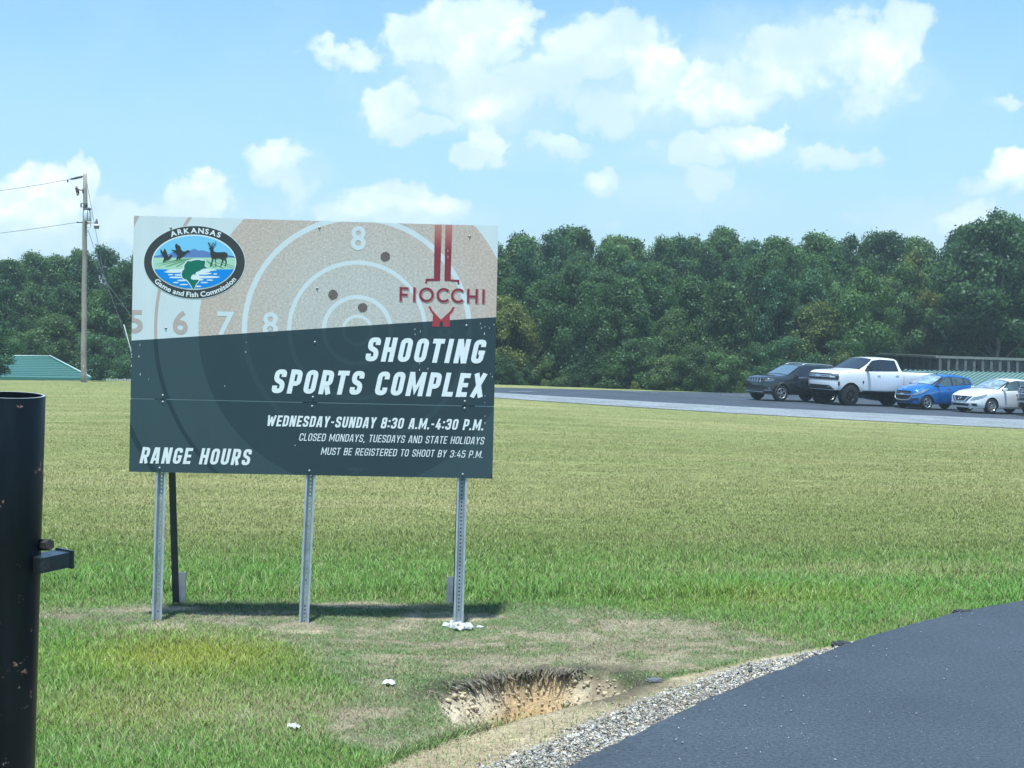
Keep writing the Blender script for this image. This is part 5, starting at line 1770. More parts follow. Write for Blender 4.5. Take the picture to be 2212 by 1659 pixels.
def crown_mesh(name, seed, kind, n_leaf=13000, lw=.105):
    """leaves gathered in many clumps through an uneven crown; unit tree is 10 m high with its base at 0"""
    R_ = np.random.default_rng(seed)
    cl = []
    nb = 80
    for i in range(nb):
        hgt_ = R_.uniform(0, 1)
        if kind == 'round': zc = 2.0 + 7.2 * hgt_; rad = 3.3 * math.sin(math.pi * (0.16 + .80 * hgt_)) ** .8
        elif kind == 'tall': zc = 1.5 + 7.9 * hgt_; rad = 2.5 * (1 - hgt_) ** .55 + .35
        elif kind == 'open': zc = 3.2 + 6.2 * hgt_; rad = 3.3 * math.sin(math.pi * (.2 + .74 * hgt_))
        else: zc = .6 + 8.6 * hgt_; rad = 4.2 * math.sin(math.pi * (.28 + .66 * hgt_)) ** .9      # bush
        a = R_.uniform(0, 2 * np.pi); rr = rad * math.sqrt(R_.uniform(.12, 1))
        cl.append((rr * math.cos(a), rr * math.sin(a), zc + R_.normal(0, .2), R_.uniform(.40, .95) * (1.0 if kind != 'open' else .85)))
    if kind in ('open', 'tall', 'round'):
        for i in range(5): cl.append((R_.normal(0, .7), R_.normal(0, .7), R_.uniform(9.1, 9.9), R_.uniform(.35, .6)))
    cl = np.array(cl)
    wgt = cl[:, 3] ** 2; wgt /= wgt.sum()
    k = R_.choice(len(cl), n_leaf, p=wgt)
    dv = R_.normal(0, 1, (n_leaf, 3)); dv /= np.linalg.norm(dv, axis=1)[:, None]
    rr = cl[k, 3] * R_.uniform(.35, 1.08, n_leaf) ** .6
    P = cl[k, :3] + dv * rr[:, None] * np.array((1.1, 1.1, .8)) + R_.normal(0, .14, (n_leaf, 3))
    nrm = dv + R_.normal(0, .55, (n_leaf, 3)) + np.array((0, 0, .25)); nrm /= np.linalg.norm(nrm, axis=1)[:, None]
    t1 = np.cross(nrm, R_.normal(0, 1, (n_leaf, 3))); t1 /= np.linalg.norm(t1, axis=1)[:, None]
    t2 = np.cross(nrm, t1)
    s = lw * R_.uniform(.55, 1.45, n_leaf)[:, None]
    V = np.stack([P - t1 * s, P - t2 * s * .62 + nrm * s * .12, P + t1 * s, P + t2 * s * .62 + nrm * s * .12], 1)
    F = np.arange(n_leaf)[:, None] * 4 + np.array([[0, 1, 2, 3]])
    clt = R_.uniform(.74, 1.28, len(cl))
    tone = (clt[k] * R_.uniform(.7, 1.35, n_leaf))[:, None] * np.ones((1, 3))
    return np_mesh(name, V.reshape(-1, 3), F, LEAF['dark'], np.repeat(tone, 4, 0)), cl


def trunk_mesh(name, cl, seed, r0=.17):
    R_ = random.Random(seed)
    b = MB()
    top = 8.6
    pts = [(R_.gauss(0, .06) * k, R_.gauss(0, .06) * k, -.5 + (top + .5) * k / 7) for k in range(8)]
    b.tube(pts, [r0 * (1 - .82 * k / 7) for k in range(8)], 8)
    order = sorted(range(len(cl)), key=lambda i: -cl[i][3])[:16]
    for i in order:
        x, y, z, r = cl[i]
        z0 = max(1.2, z - 1.6 - R_.random())
        kk = min(7, (z0 + .5) / (top + .5) * 7); j = int(kk)
        a = np.array(pts[j]) + (np.array(pts[min(j + 1, 7)]) - np.array(pts[j])) * (kk - j)
        e = np.array((x, y, z))
        b.tube([a, a + (e - a) * .5 + np.array((0, 0, -.12)), e], [r0 * .36, r0 * .22, r0 * .08], 5, caps=False)
    return b.mesh(name, M_BARK)


PROTO = []
for s, kd in enumerate(('round', 'tall', 'round', 'open', 'bush', 'tall', 'round', 'open', 'bush')):
    base_me, cl = crown_mesh('crown', 100 + s, kd, 26000 if kd != 'bush' else 15000)
    PROTO.append((kd, base_me, trunk_mesh('trunk', cl, s)))


def tree(x, y, h, proto, leaf, label, group, wide=1.0, name='tree', rot=None, cat='tree', trunk=True):
    kd, vers, tm = PROTO[proto]
    o = empty(name, (x, y, terr(x, y) - .05), (0, 0, random.uniform(0, 6.28) if rot is None else rot), label, cat, group)
    s = h / 10.0
    for nm, me in (('trunk', tm), ('crown', vers)):
        if nm == 'trunk' and not trunk: continue
        c = link(bpy.data.objects.new(nm, me)); c.parent = o; c.scale = (s * wide, s * wide, s)
        if nm == 'crown':
            c.material_slots[0].link = 'OBJECT'; c.material_slots[0].material = LEAF[leaf]
    return o


SKY_U = [-250, 0, 60, 150, 230, 290, 600, 1075, 1120, 1160, 1230, 1260, 1340, 1470, 1560, 1600, 1700, 1760, 1870, 1930, 2000, 2060, 2120, 2165, 2212, 2500]
SKY_V = [560, 565, 560, 553, 547, 545, 530, 513, 507, 512, 494, 510, 516, 512, 499, 511, 512, 505, 499, 494, 500, 489, 481, 464, 458, 450]
rt = random.Random(21)
ROWS = [(90.5, 2.15, 'front', 640, 60), (96, 2.15, 'second', 590, 42), (103, 2.2, 'third', 548, 26), (114, 1.95, 'back', None, 0)]
LAB = {'front': 'leafy tree in the front row of the wood, its foliage reaching down to the grass', 'second': 'broadleaf tree behind the front row of the wood, with only its upper crown showing',
       'third': 'broadleaf tree deep in the wood just below the skyline row', 'back': 'tree on the skyline at the back of the wood, its top against the sky'}
GRP = {'front': 'trees along the front edge of the wood', 'second': 'trees behind the front edge of the wood', 'third': 'trees deep in the wood', 'back': 'trees along the skyline of the wood'}
for (yy, step, nm, vt, vj) in ROWS:
    lim = .346 * yy * 1.17 + 3
    x = -lim
    while x < lim:
        px = x + rt.uniform(-.8, .8); py = yy + rt.uniform(-2.6, 2.6)
        u = 1106 + px / py * PF
        sky = float(np.interp(u, SKY_U, SKY_V))
        v = sky + rt.uniform(-7, 16) if vt is None else max(sky + (12 if nm == 'third' else 35), vt + rt.uniform(-vj, vj) + (sky - 512) * .6)
        top = 1.9 + (735 - v) / PF * py
        h = top - terr(px, py) + .1
        if u > 1870 and py < 103: py = 103 + rt.uniform(0, 5); px = px * py / yy; h = top - terr(px, py) + .1
        if u < 270 and py < 95: py = 95 + rt.uniform(0, 3); h = top - terr(px, py) + .1
        kind = rt.choice([0, 2, 6, 1, 5, 1, 5, 3, 7] if nm != 'back' else [0, 2, 6, 1, 5, 3, 7, 1, 5])
        lf = rt.choices(['dark', 'mid', 'pale', 'yellow', 'blue'], [.24, .46, .14, .02, .14])[0]
        tree(px, py, h, kind, lf, LAB[nm], GRP[nm], wide=(min(1.1, max(.72, 6.6 / h)) if nm != 'back' else min(1.2, max(.85, 7.4 / h))) * rt.uniform(.82, 1.12))
        x += step * rt.uniform(.8, 1.2)
# undergrowth along the foot of the wood
x = -40
while x < 40:
    px, py = x + rt.uniform(-.6, .6), 87.0 + rt.uniform(-1.2, 1.6)
    uu = 1106 + px / py * PF
    if uu > 1850: py += 15.5; px *= 1.17
    if uu < 280: py += 6.5
    tree(px, py, rt.uniform(2.8, 5.0), rt.choice([4, 8]), rt.choices(['dark', 'mid', 'pale', 'blue'], [.35, .35, .1, .2])[0], 'dark low bush at the foot of the wood', 'bushes at the foot of the wood', wide=rt.uniform(.9, 1.5), name='bush', cat='bush', trunk=False)
    x += rt.uniform(1.2, 2.1)


def special(u, y, vtop, proto, leaf, label, wide=1.0, name='tree', cat='tree', trunk=True):
    px = float(at_y(u, 735, y)[0])
    tree(px, y, 1.9 + (735 - vtop) / PF * y - terr(px, y), proto, leaf, label, None, wide, name, .7, cat, trunk)


special(1445, 84.6, 765, 1, 'pale', 'pale green rounded tree in front of the wood, between sign and dark car', 1.5)
special(1492, 84.2, 742, 6, 'pale', 'lighter broad tree beside the car park, left of the dark car', 1.15)
special(1765, 88.5, 652, 1, 'yellow', 'yellow-green cone-shaped tree behind the dark car and white pickup', 1.05)
special(1818, 85.5, 742, 4, 'yellow', 'short yellow-green bush just above the white pickup cab', .9)
special(1095, 88.5, 640, 0, 'yellow', 'olive tree at the front of the wood right beside the sign', .9)
special(2150, 100, 468, 3, 'dark', 'tall dark open-crowned tree rising above the skyline near the right edge', 1.0)
special(1232, 118, 488, 3, 'mid', 'spiky tall tree rising above the skyline right of the sign', .8)
special(1565, 118, 489, 7, 'mid', 'open-crowned tree poking above the skyline between the sign and the pickup', .7)
special(-48, 71.0, 690, 2, 'blue', 'dark tree at the left edge partly hiding the green roof', 1.55)
special(110, 92.5, 690, 6, 'pale', 'lighter green tree behind the green roof on the left', 1.3)
for u, v, lb in ((1180, 822, 'small bright green weed at the edge of the car park, right of the sign'), (1373, 826, 'small bright green weed at the car park edge below the wood'), (1600, 826, 'bright green weed at the car park edge beside the dark car')):
    special(u, 80.5, v - 10, 8, 'yellow', lb, .7, 'weed', 'weed', False)

# ------------------------------------------------------------------ vehicles
M_TYRE = mat('tyre_rubber', (.016, .016, .017), .85)
M_BLACKP = mat('black_plastic', (.018, .019, .021), .55)
M_WELL = mat('wheel_well', (.008, .008, .009), .95)
M_CHROME = mat('chrome', (.62, .65, .68), .16, metal=.9)
M_ALLOY = mat('alloy_rim', (.55, .57, .59), .3, metal=.75)
M_DARKRIM = mat('black_rim', (.012, .012, .013), .35, coat=.3)
M_TINT = mat('tinted_glass', (.010, .014, .018), .05, spec=.8, coat=.6)
M_LAMP = mat('headlamp_lens', (.22, .27, .30), .12, spec=.8, coat=.8, var=.3, vscale=9)
M_LAMPD = mat('dark_headlamp_lens', (.10, .11, .12), .10, spec=.8, coat=.8)
M_SHADE = mat('sunshade_behind_glass', (.25, .33, .36), .09, spec=.8, coat=.9, var=.75, vscale=4)
M_GLASSB = mat('windscreen_glass', (.16, .24, .29), .06, metal=.45, spec=.9, coat=.9)
M_CLEAR = mat('side_glass', (.055, .080, .082), .06, spec=.8, coat=.6, var=.5, vscale=1.6)
M_SILVER = mat('silver_rail', (.50, .53, .55), .35, metal=.5)
PAINT = dict(grey=mat('grey_car_paint', (.030, .036, .041), .25, metal=.4, coat=.9), white=mat('white_car_paint', (.74, .76, .77), .30, coat=.7), blue=mat('blue_car_paint', (.020, .150, .44), .26, metal=.25, coat=.9),
             white2=mat('pearl_white_car_paint', (.78, .79, .79), .28, coat=.8), black=mat('black_car_paint', (.018, .020, .023), .2, metal=.3, coat=.9))


class Car:
    def __init__(s, L, W, top, belt, sill, plan, roof_w, nose_r, lean, fo, wb, tr, tw, arch, sharp=.03):
        s.L, s.W = L, W
        q = np.linspace(0, L, 420)
        k = np.exp(-.5 * (np.arange(-14, 15) * (L / 420) / sharp) ** 2); k /= k.sum()

        def sm(p, on=True):
            v = np.interp(q, [a for a, _ in p], [b_ for _, b_ in p])
            if on: v = np.convolve(np.pad(v, 14, mode='edge'), k, mode='valid')
            return lambda x: np.interp(x, q, v)
        s.zt, s.zb, s.zs, s.pl = sm(top), sm(belt), sm(sill), sm(plan)
        s.rw, s.nr, s.lean = roof_w, nose_r, lean
        s.fo, s.wbase, s.tr, s.tw, s.arch = fo, wb, tr, tw, arch

    def contour(s, x):
        zt, zb, zs, w = float(s.zt(x)), float(s.zb(x)), float(s.zs(x)), float(s.pl(x)) * s.W / 2
        zb = min(zb, zt - .035)
        t = min(1, max(0, (zt - zb) / .42))
        drop = min(.07, .42 * (zt - zb))
        wr = (1 - t) * .89 * w + t * s.rw
        h = zb - zs
        P = [(.90 * w, zs), (.965 * w, zs + .03), (.988 * w, zs + .10), (.998 * w, zs + .28 * h), (w, zs + .5 * h), (.998 * w, zs + .70 * h), (.985 * w, zs + .86 * h), (.968 * w, zb - .035), (.945 * w, zb)]
        y0, z0 = P[-1]; y1, z1 = wr, zt - drop
        for k in (.15, .35, .55, .75, .92, 1.0):
            P.append((y0 + (y1 - y0) * k + .018 * t * math.sin(math.pi * k), z0 + (z1 - z0) * k))
        P.append((wr - .03 - .02 * t, zt - drop * .55))
        return P

    def topz(s, x, y):
        P = s.contour(x); yc, zc = P[-1]; zt = float(s.zt(x))
        return zc + (zt - zc) * (1 - min(1, abs(y) / yc) ** 2.2)

    def deform(s, x, y, z):
        n = 0.0
        if x < 1.1:
            f = (1 - x / 1.1) ** 1.6
            a = min(1.0, abs(y) / (s.W / 2))
            n += f * (s.nr * (.25 * a ** 2 + .75 * a ** 4.5) + float(np.interp(z, [p[0] for p in s.lean], [p[1] for p in s.lean])))
        if x > s.L - .7:
            f = ((x - s.L + .7) / .7) ** 1.6
            n -= f * .22 * min(1.0, abs(y) / (s.W / 2)) ** 4
        return (-(x + n), y, z)

    def side(s, x, z, off=0.0):
        P = s.contour(x)
        zz = [p[1] for p in P]; yy = [p[0] for p in P]
        y = float(np.interp(z, zz, yy))
        y2 = float(np.interp(z + .02, zz, yy))
        sl = math.atan2(y - y2, .02)
        X, Y, Z = s.deform(x, y, z)
        return (X, Y + off * math.cos(sl), Z + off * math.sin(sl) * .8)

    def top(s, x, y, off=0.0):
        z = s.topz(x, y); z2 = s.topz(x + .03, y)
        sl = math.atan2(z2 - z, .03)
        X, Y, Z = s.deform(x, y, z)
        return (X + off * math.sin(sl), Y, Z + off * math.cos(sl))

    def front(s, y, z, off=0.0):
        X, Y, Z = s.deform(0, y, z)
        a = min(1, abs(y) / (s.W / 2))
        return (X + off * (1 - .4 * a), Y + off * a * math.copysign(1, y), Z)

    def body(s, name, m_, parent):
        st = np.unique(np.concatenate([np.linspace(0, .3, 9), np.linspace(.3, s.L - .3, int((s.L - .6) / .065)), np.linspace(s.L - .3, s.L, 7)]))
        M_ = 15
        V, F = [], []

        def grid(rows):
            o = len(V); nr, nc = len(rows), len(rows[0])
            for r in rows: V.extend(r)
            for i in range(nr - 1):
                for j in range(nc - 1):
                    F.append((o + i * nc + j, o + i * nc + j + 1, o + (i + 1) * nc + j + 1, o + (i + 1) * nc + j))
        cs = [s.contour(x) for x in st]
        for sg_ in (1, -1):
            g = [[s.deform(x, sg_ * y, z) for y, z in c] for x, c in zip(st, cs)]
            grid(g)
        us = np.linspace(-1, 1, M_)
        grid([[s.deform(x, u * c[-1][0], s.topz(x, u * c[-1][0])) for u in us] for x, c in zip(st, cs)])
        grid([[s.deform(x, u * c[0][0], c[0][1]) for u in us] for x, c in zip(st, cs)])
        for x, c in ((st[0], cs[0]), (st[-1], cs[-1])):
            rows = [[s.deform(x, u * y, z) for u in us] for y, z in c]
            rows[-1] = [s.deform(x, u * c[-1][0], s.topz(x, u * c[-1][0])) for u in us]
            grid(rows)
        bm = bmesh.new()
        vs = [bm.verts.new(v) for v in V]
        for f in F:
            try: bm.faces.new([vs[i] for i in f])
            except ValueError: pass
        bmesh.ops.remove_doubles(bm, verts=bm.verts, dist=2e-4)
        bmesh.ops.dissolve_degenerate(bm, edges=bm.edges, dist=1e-5)
        bmesh.ops.recalc_face_normals(bm, faces=bm.faces)
        me = bpy.data.meshes.new(name); bm.to_mesh(me); bm.free()
        me.materials.append(m_); me.materials.append(M_WELL)
        o = link(bpy.data.objects.new(name, me))
        # wheel arches are cut out of the body
        cut = MB()
        for x in (s.fo, s.fo + s.wbase):
            for sg_ in (1, -1):
                y0, y1 = sg_ * (s.W / 2 - .42), sg_ * (s.W / 2 + .12)
                n = 40; vs = []
                for y in (y0, y1):
                    for k in range(n):
                        a = 2 * math.pi * k / n
                        vs.append((-x + s.arch * math.cos(a), y, s.tr + s.arch * math.sin(a)))
                fs = [(k, (k + 1) % n, n + (k + 1) % n, n + k) for k in range(n)] + [tuple(range(n))[::-1], tuple(range(n, 2 * n))]
                if sg_ < 0: fs = [f[::-1] for f in fs]
                cut.add(vs, fs, 0)
        co = cut.build('cut', [M_WELL])
        bmc = bmesh.new(); bmc.from_mesh(co.data); bmesh.ops.recalc_face_normals(bmc, faces=bmc.faces); bmc.to_mesh(co.data); bmc.free()
        md = o.modifiers.new('b', 'BOOLEAN'); md.operation = 'DIFFERENCE'; md.object = co; md.solver = 'EXACT'; md.material_mode = 'TRANSFER'
        dg = bpy.context.evaluated_depsgraph_get()
        nm = bpy.data.meshes.new_from_object(o.evaluated_get(dg))
        o.modifiers.clear(); o.data = nm
        bpy.data.objects.remove(co)
        nm.polygons.foreach_set('use_smooth', [True] * len(nm.polygons))
        nm.set_sharp_from_angle(angle=math.radians(38))
        o.parent = parent
        return o

    def patch(s, fn, lo, hi, off, name, m_, parent, nu=14, nv=5, both=False, skirt=.02, mb=None, mi=0):
        """panel lying on the body between two outlines (lo, hi) given in the surface's own two coordinates"""
        def rs(p, n):
            p = np.array(p, float); d = np.concatenate([[0], np.cumsum(np.linalg.norm(np.diff(p, axis=0), axis=1))])
            if len(p) == 1: return np.repeat(p, n, 0)
            t = np.linspace(0, d[-1], n)
            return np.stack([np.interp(t, d, p[:, 0]), np.interp(t, d, p[:, 1])], 1)
        A, B = rs(lo, nu), rs(hi, nu)
        b = mb or MB()
        for sg_ in ((1, -1) if both else (1,)):
            V, F = [], []
            for j in range(nv):
                for i in range(nu):
                    q = A[i] + (B[i] - A[i]) * j / (nv - 1)
                    p = fn(q[0], q[1], off); V.append((p[0], p[1] * sg_, p[2]))
            for j in range(nv - 1):
                for i in range(nu - 1):
                    f = (j * nu + i, j * nu + i + 1, (j + 1) * nu + i + 1, (j + 1) * nu + i); F.append(f)
            ring = [i for i in range(nu)] + [j * nu + nu - 1 for j in range(1, nv)] + [(nv - 1) * nu + i for i in range(nu - 2, -1, -1)] + [j * nu for j in range(nv - 2, 0, -1)]
            o = len(V)
            for r in ring:
                j, i = divmod(r, nu); q = A[i] + (B[i] - A[i]) * j / (nv - 1)
                p = fn(q[0], q[1], off - skirt); V.append((p[0], p[1] * sg_, p[2]))
            nr = len(ring)
            for k in range(nr):
                F.append((ring[k], ring[(k + 1) % nr], o + (k + 1) % nr, o + k))
            b.add(V, F, mi, True)
        if mb is None:
            o = b.build(name, m_, parent)
            o.data.set_sharp_from_angle(angle=math.radians(40))
            return o

    def wheels(s, parent, rim_m, spokes, rim_k=.66, kind='spoke', name='wheel'):
        tyre = MB(); R, w = s.tr, s.tw
        MX = Matrix.Rotation(-math.pi / 2, 4, 'X')          # lathe axis along +y
        tyre.lathe([(R * rim_k, -w / 2), (R * .86, -w / 2 - .008), (R * .95, -w * .47), (R * .995, -w * .34), (R, 0), (R * .995, w * .34), (R * .95, w * .47), (R * .86, w / 2 + .008), (R * rim_k, w / 2)], 40, 0, MX)
        if kind == 'knob':
            for k in range(44):
                a = 2 * math.pi * k / 44
                for dy in (-.30, .30):
                    tyre.box((R * .995 * math.cos(a), w * (dy + .06 * (k % 2)), R * .995 * math.sin(a)), (.03, w * .34, .05), 0, Matrix.Rotation(-a, 4, 'Y'))
        tm = tyre.mesh('tyre', M_TYRE)
        rim = MB(); rr = R * rim_k
        rim.lathe([(rr, w * .5 + .003), (rr * .985, w * .5 + .010), (rr * .90, w * .5 - .004), (rr * .86, w * .5 - .045)], 36, 0, MX)
        rim.lathe([(rr * .99, w * .30), (rr * .86, w * .18), (.001, w * .16)], 36, 1, MX)
        rim.lathe([(.001, w * .5 + .004), (rr * .17, w * .5 + .002), (rr * .24, w * .5 - .02), (rr * .26, w * .16)], 16, 0, MX)
        for k in range(spokes):
            a = 2 * math.pi * k / spokes
            for da in ((-.13, .13) if kind == 'twin' else (0,)):
                c0, c1 = rr * .18, rr * .94
                ww0, ww1 = (.16, .13) if kind == 'twin' else (.24, .30 if spokes <= 6 else .17)
                pts = []
                for (r_, q, yy) in ((c0, ww0, w * .5 - .004), (c1, ww1, w * .5 - .006), (c0, ww0, w * .5 - .05), (c1, ww1, w * .5 - .05)):
                    aa = a + da * (r_ / c1)
                    for sg_ in (-1, 1):
                        pts.append((r_ * math.cos(aa) - sg_ * q * rr * .5 * math.sin(aa), yy, r_ * math.sin(aa) + sg_ * q * rr * .5 * math.cos(aa)))
                rim.add(pts, [(0, 1, 3, 2), (4, 6, 7, 5), (0, 2, 6, 4), (1, 5, 7, 3), (2, 3, 7, 6), (0, 4, 5, 1)], 0)
        rm = rim.mesh('rim', [rim_m, M_WELL])
        for x in (s.fo, s.fo + s.wbase):
            for sg_ in (1, -1):
                e = empty('wheel', (-x, sg_ * (s.W / 2 - w / 2 - .012), s.tr)); e.parent = parent
                if sg_ < 0: e.rotation_euler = (0, 0, math.pi)
                a = link(bpy.data.objects.new('tyre', tm)); a.parent = e
                c = link(bpy.data.objects.new('rim', rm)); c.parent = e

    def mirror(s, x, z, m_, parent, size=(.12, .20, .15), out=.10):
        for sg_ in (1, -1):
            X, Y, Z = s.side(x, z)
            b = MB(); b.box((X + .02, sg_ * (Y + out), Z + size[2] * .45), size, 0, None, .035)
            b.tube([(X + .02, sg_ * (Y - .03), Z + .02), (X + .02, sg_ * (Y + out * .7), Z + .04)], .028, 6)
            b.build('side_mirror', m_, parent)

    def handle(s, x, z, m_, parent):
        X, Y, Z = s.side(x, z)
        MB().box((X, Y + .018, Z), (.17, .03, .035), 0, None, .01).build('handle', m_, parent)


def windscreen(c, lo, hi, glass, r):
    L = [(x - .035, y * 1.045) for x, y in lo]; Hh = [(x + .04, y * 1.06) for x, y in hi]
    f = c.patch(c.top, L, Hh, .004, 'windscreen', M_BLACKP, r, 14, 8)
    c.patch(c.top, lo, hi, .009, 'glass', glass, f, 14, 8)


def add_doors(car, root, paint, doors, glass, handle_m, trim=None):
    for sg_ in (1,):
        pass
    for (lo, hi, wlo, whi, hx, hz) in doors:
        for sg_ in (1, -1):
            fn = (lambda x, z, off: car.side(x, z, off)) if sg_ > 0 else (lambda x, z, off: (lambda p: (p[0], -p[1], p[2]))(car.side(x, z, off)))
            d = car.patch(fn, lo, hi, .006, 'door', paint, root, 16, 9)
            w = car.patch(fn, wlo, whi, .012, 'window', glass, d, 16, 6)
            if sg_ > 0: car.handle(hx, hz, handle_m, d)
            else:
                X, Y, Z = car.side(hx, hz)
                MB().box((X, -Y - .018, Z), (.17, .03, .035), 0, None, .01).build('handle', handle_m, d)


def place(root, car, u, v, heading, dz=0.0):
    p = at_fn(u, v, lambda a, b: float(z_lot(a)), 20, 130)
    c = Matrix.Rotation(heading, 3, 'Z')
    # slope of the car park
    tilt = Matrix.Rotation(math.atan(.041), 3, Vector((0, 1, 0)))
    M_ = tilt @ c
    fl = Vector((-car.fo + .05, car.W / 2 - .02, 0))
    root.matrix_world = Matrix.Translation(Vector((p[0], p[1], float(z_lot(p[0])) + .013 + dz)) - M_ @ fl * CAR_S) @ M_.to_4x4() @ Matrix.Scale(CAR_S, 4)


CAR_S = 1.055
HEAD = math.radians(207.5)


def bowtie(fnp, cy, cz, w, h, off):
    pts = [(-.5, .0), (-.42, .26), (-.17, .26), (-.17, .5), (.17, .5), (.17, .26), (.5, .26), (.5, .0), (.42, -.26), (.17, -.26), (.17, -.5), (-.17, -.5), (-.17, -.26), (-.5, -.26)]
    b = MB()
    V = [fnp(cy - a * w, cz + c * h, off) for a, c in pts] + [fnp(cy - a * w, cz + c * h, off - .02) for a, c in pts]
    n = len(pts)
    b.add(V, [tuple(range(n))] + [(i, (i + 1) % n, (i + 1) % n + n, i + n) for i in range(n)])
    return b


def suv_grey():
    c = Car(4.62, 1.86, [(0, .98), (.06, 1.03), (.3, 1.08), (1.05, 1.14), (1.25, 1.17), (2.02, 1.60), (2.3, 1.645), (2.9, 1.66), (3.7, 1.63), (4.1, 1.58), (4.45, 1.16), (4.58, 1.02), (4.62, .95)],
            [(0, .90), (.3, .98), (1.3, 1.02), (4.2, 1.10), (4.62, .92)], [(0, .30), (.5, .27), (.9, .30), (3.9, .32), (4.62, .42)], [(0, .93), (.5, .985), (1.2, 1.0), (3.6, 1.0), (4.2, .97), (4.62, .90)],
            .64, .46, [(.2, .10), (.4, .02), (.62, 0), (.85, .02), (1.05, .10)], .88, 2.70, .36, .235, .425)
    r = empty('parked_car', label='dark grey sport utility vehicle with silver roof rails and a seven-slot grille', cat='car', group='vehicles parked in the car park')
    pm = PAINT['grey']
    c.body('body', pm, r)
    windscreen(c, [(1.30, -.72), (1.30, 0), (1.30, .72)], [(1.97, -.60), (1.99, 0), (1.97, .60)], M_GLASSB, r)
    add_doors(c, r, pm, [([(1.34, .42), (2.40, .42)], [(1.34, 1.0), (2.42, 1.02)], [(1.50, 1.055), (2.40, 1.085)], [(2.02, 1.46), (2.42, 1.545)], 2.24, .93),
                         ([(2.43, .42), (3.15, .42), (3.38, .60)], [(2.45, 1.02), (3.45, 1.04)], [(2.50, 1.09), (3.42, 1.105)], [(2.50, 1.545), (3.36, 1.52)], 3.26, .95)], M_TINT, pm)
    c.patch(c.side, [(3.50, 1.11), (4.05, 1.15)], [(3.46, 1.50), (3.86, 1.44)], .010, 'rear_side_window', M_TINT, r, 8, 5, both=True)
    c.patch(c.side, [(1.50, 1.03), (4.05, 1.115)], [(1.50, 1.052), (4.05, 1.137)], .016, 'window_trim', M_CHROME, r, 24, 2, both=True)
    # black wheel-arch flares and lower cladding
    b = MB()
    for x in (c.fo, c.fo + c.wbase):
        for sg_ in (1, -1):
            n = 22; V = []
            for k in range(n + 1):
                a = math.radians(-12 + 204 * k / n)
                for rr, off in ((c.arch - .004, .014), (c.arch + .075, .010), (c.arch + .08, -.02)):
                    xx, zz = x - rr * math.cos(a), c.tr + rr * math.sin(a)
                    p = c.side(min(max(xx, .02), c.L - .02), max(zz, c.contour(xx)[0][1] + .02), off); V.append((p[0], sg_ * p[1], p[2]))
            b.add(V, [(k * 3 + j, k * 3 + j + 1, (k + 1) * 3 + j + 1, (k + 1) * 3 + j) for k in range(n) for j in (0, 1)], 0, True)
    c.patch(c.side, [(1.36, .33), (3.1, .34)], [(1.36, .50), (3.1, .50)], .012, '', None, None, 20, 4, both=True, mb=b)
    b.build('cladding', M_BLACKP, r)
    g = MB(); c.patch(c.front, [(-.58, .80), (.58, .80)], [(-.60, .985), (.60, .985)], .012, '', None, None, 20, 4, mb=g)
    gr = g.build('grille', M_CHROME, r)
    g = MB()
    for k in range(7):
        y = -.51 + k * .17
        c.patch(c.front, [(y - .055, .815), (y + .055, .815)], [(y - .055, .955), (y + .055, .955)], .018, '', None, None, 4, 3, mb=g)
    g.build('grille_slot', M_BLACKP, gr)
    for sg_ in (1, -1):
        f = lambda y, z, o: (lambda p: (p[0], sg_ * p[1], p[2]))(c.front(abs(y), z, o))
        h = c.patch(f, [(.63, .845), (.80, .845), (.90, .87)], [(.63, .925), (.80, .95), (.90, .965)], .014, 'headlight', M_LAMPD, r, 10, 4)
        fg = c.patch(f, [(.60, .455), (.84, .47)], [(.60, .60), (.86, .63)], .010, 'fog_light', M_BLACKP, r, 8, 4)
        c.patch(f, [(.60, .445), (.86, .46)], [(.60, .475), (.86, .492)], .018, 'fog_trim', M_CHROME, fg, 8, 2)
        c.patch(f, [(.78, .53), (.84, .535)], [(.78, .575), (.84, .58)], .018, 'fog_lamp_lens', M_LAMP, fg, 4, 3)
    g = MB(); c.patch(c.front, [(-.58, .44), (.58, .44)], [(-.60, .66), (.60, .66)], .010, '', None, None, 16, 5, mb=g); c.patch(c.front, [(-.88, .315), (.88, .315)], [(-.88, .395), (.88, .395)], .014, '', None, None, 20, 4, mb=g)
    g.build('lower_grille', M_BLACKP, r)
    g = MB(); c.patch(c.front, [(-.62, .372), (.62, .372)], [(-.62, .396), (.62, .396)], .022, '', None, None, 16, 2, mb=g); g.build('bumper_trim', M_SILVER, r)
    for sg_ in (1, -1):
        P = [np.array(c.top(x, sg_ * .57, .06 if 0 < k < 8 else .01)) for k, x in enumerate(np.linspace(2.12, 4.0, 9))]
        MB().tube(P, .021, 8).build('roof_rail', M_SILVER, r)
    c.mirror(1.60, 1.04, M_BLACKP, r)
    c.wheels(r, M_ALLOY, 5, .64, 'twin')
    place(r, c, 1685.4, 868.2, HEAD)
    return r


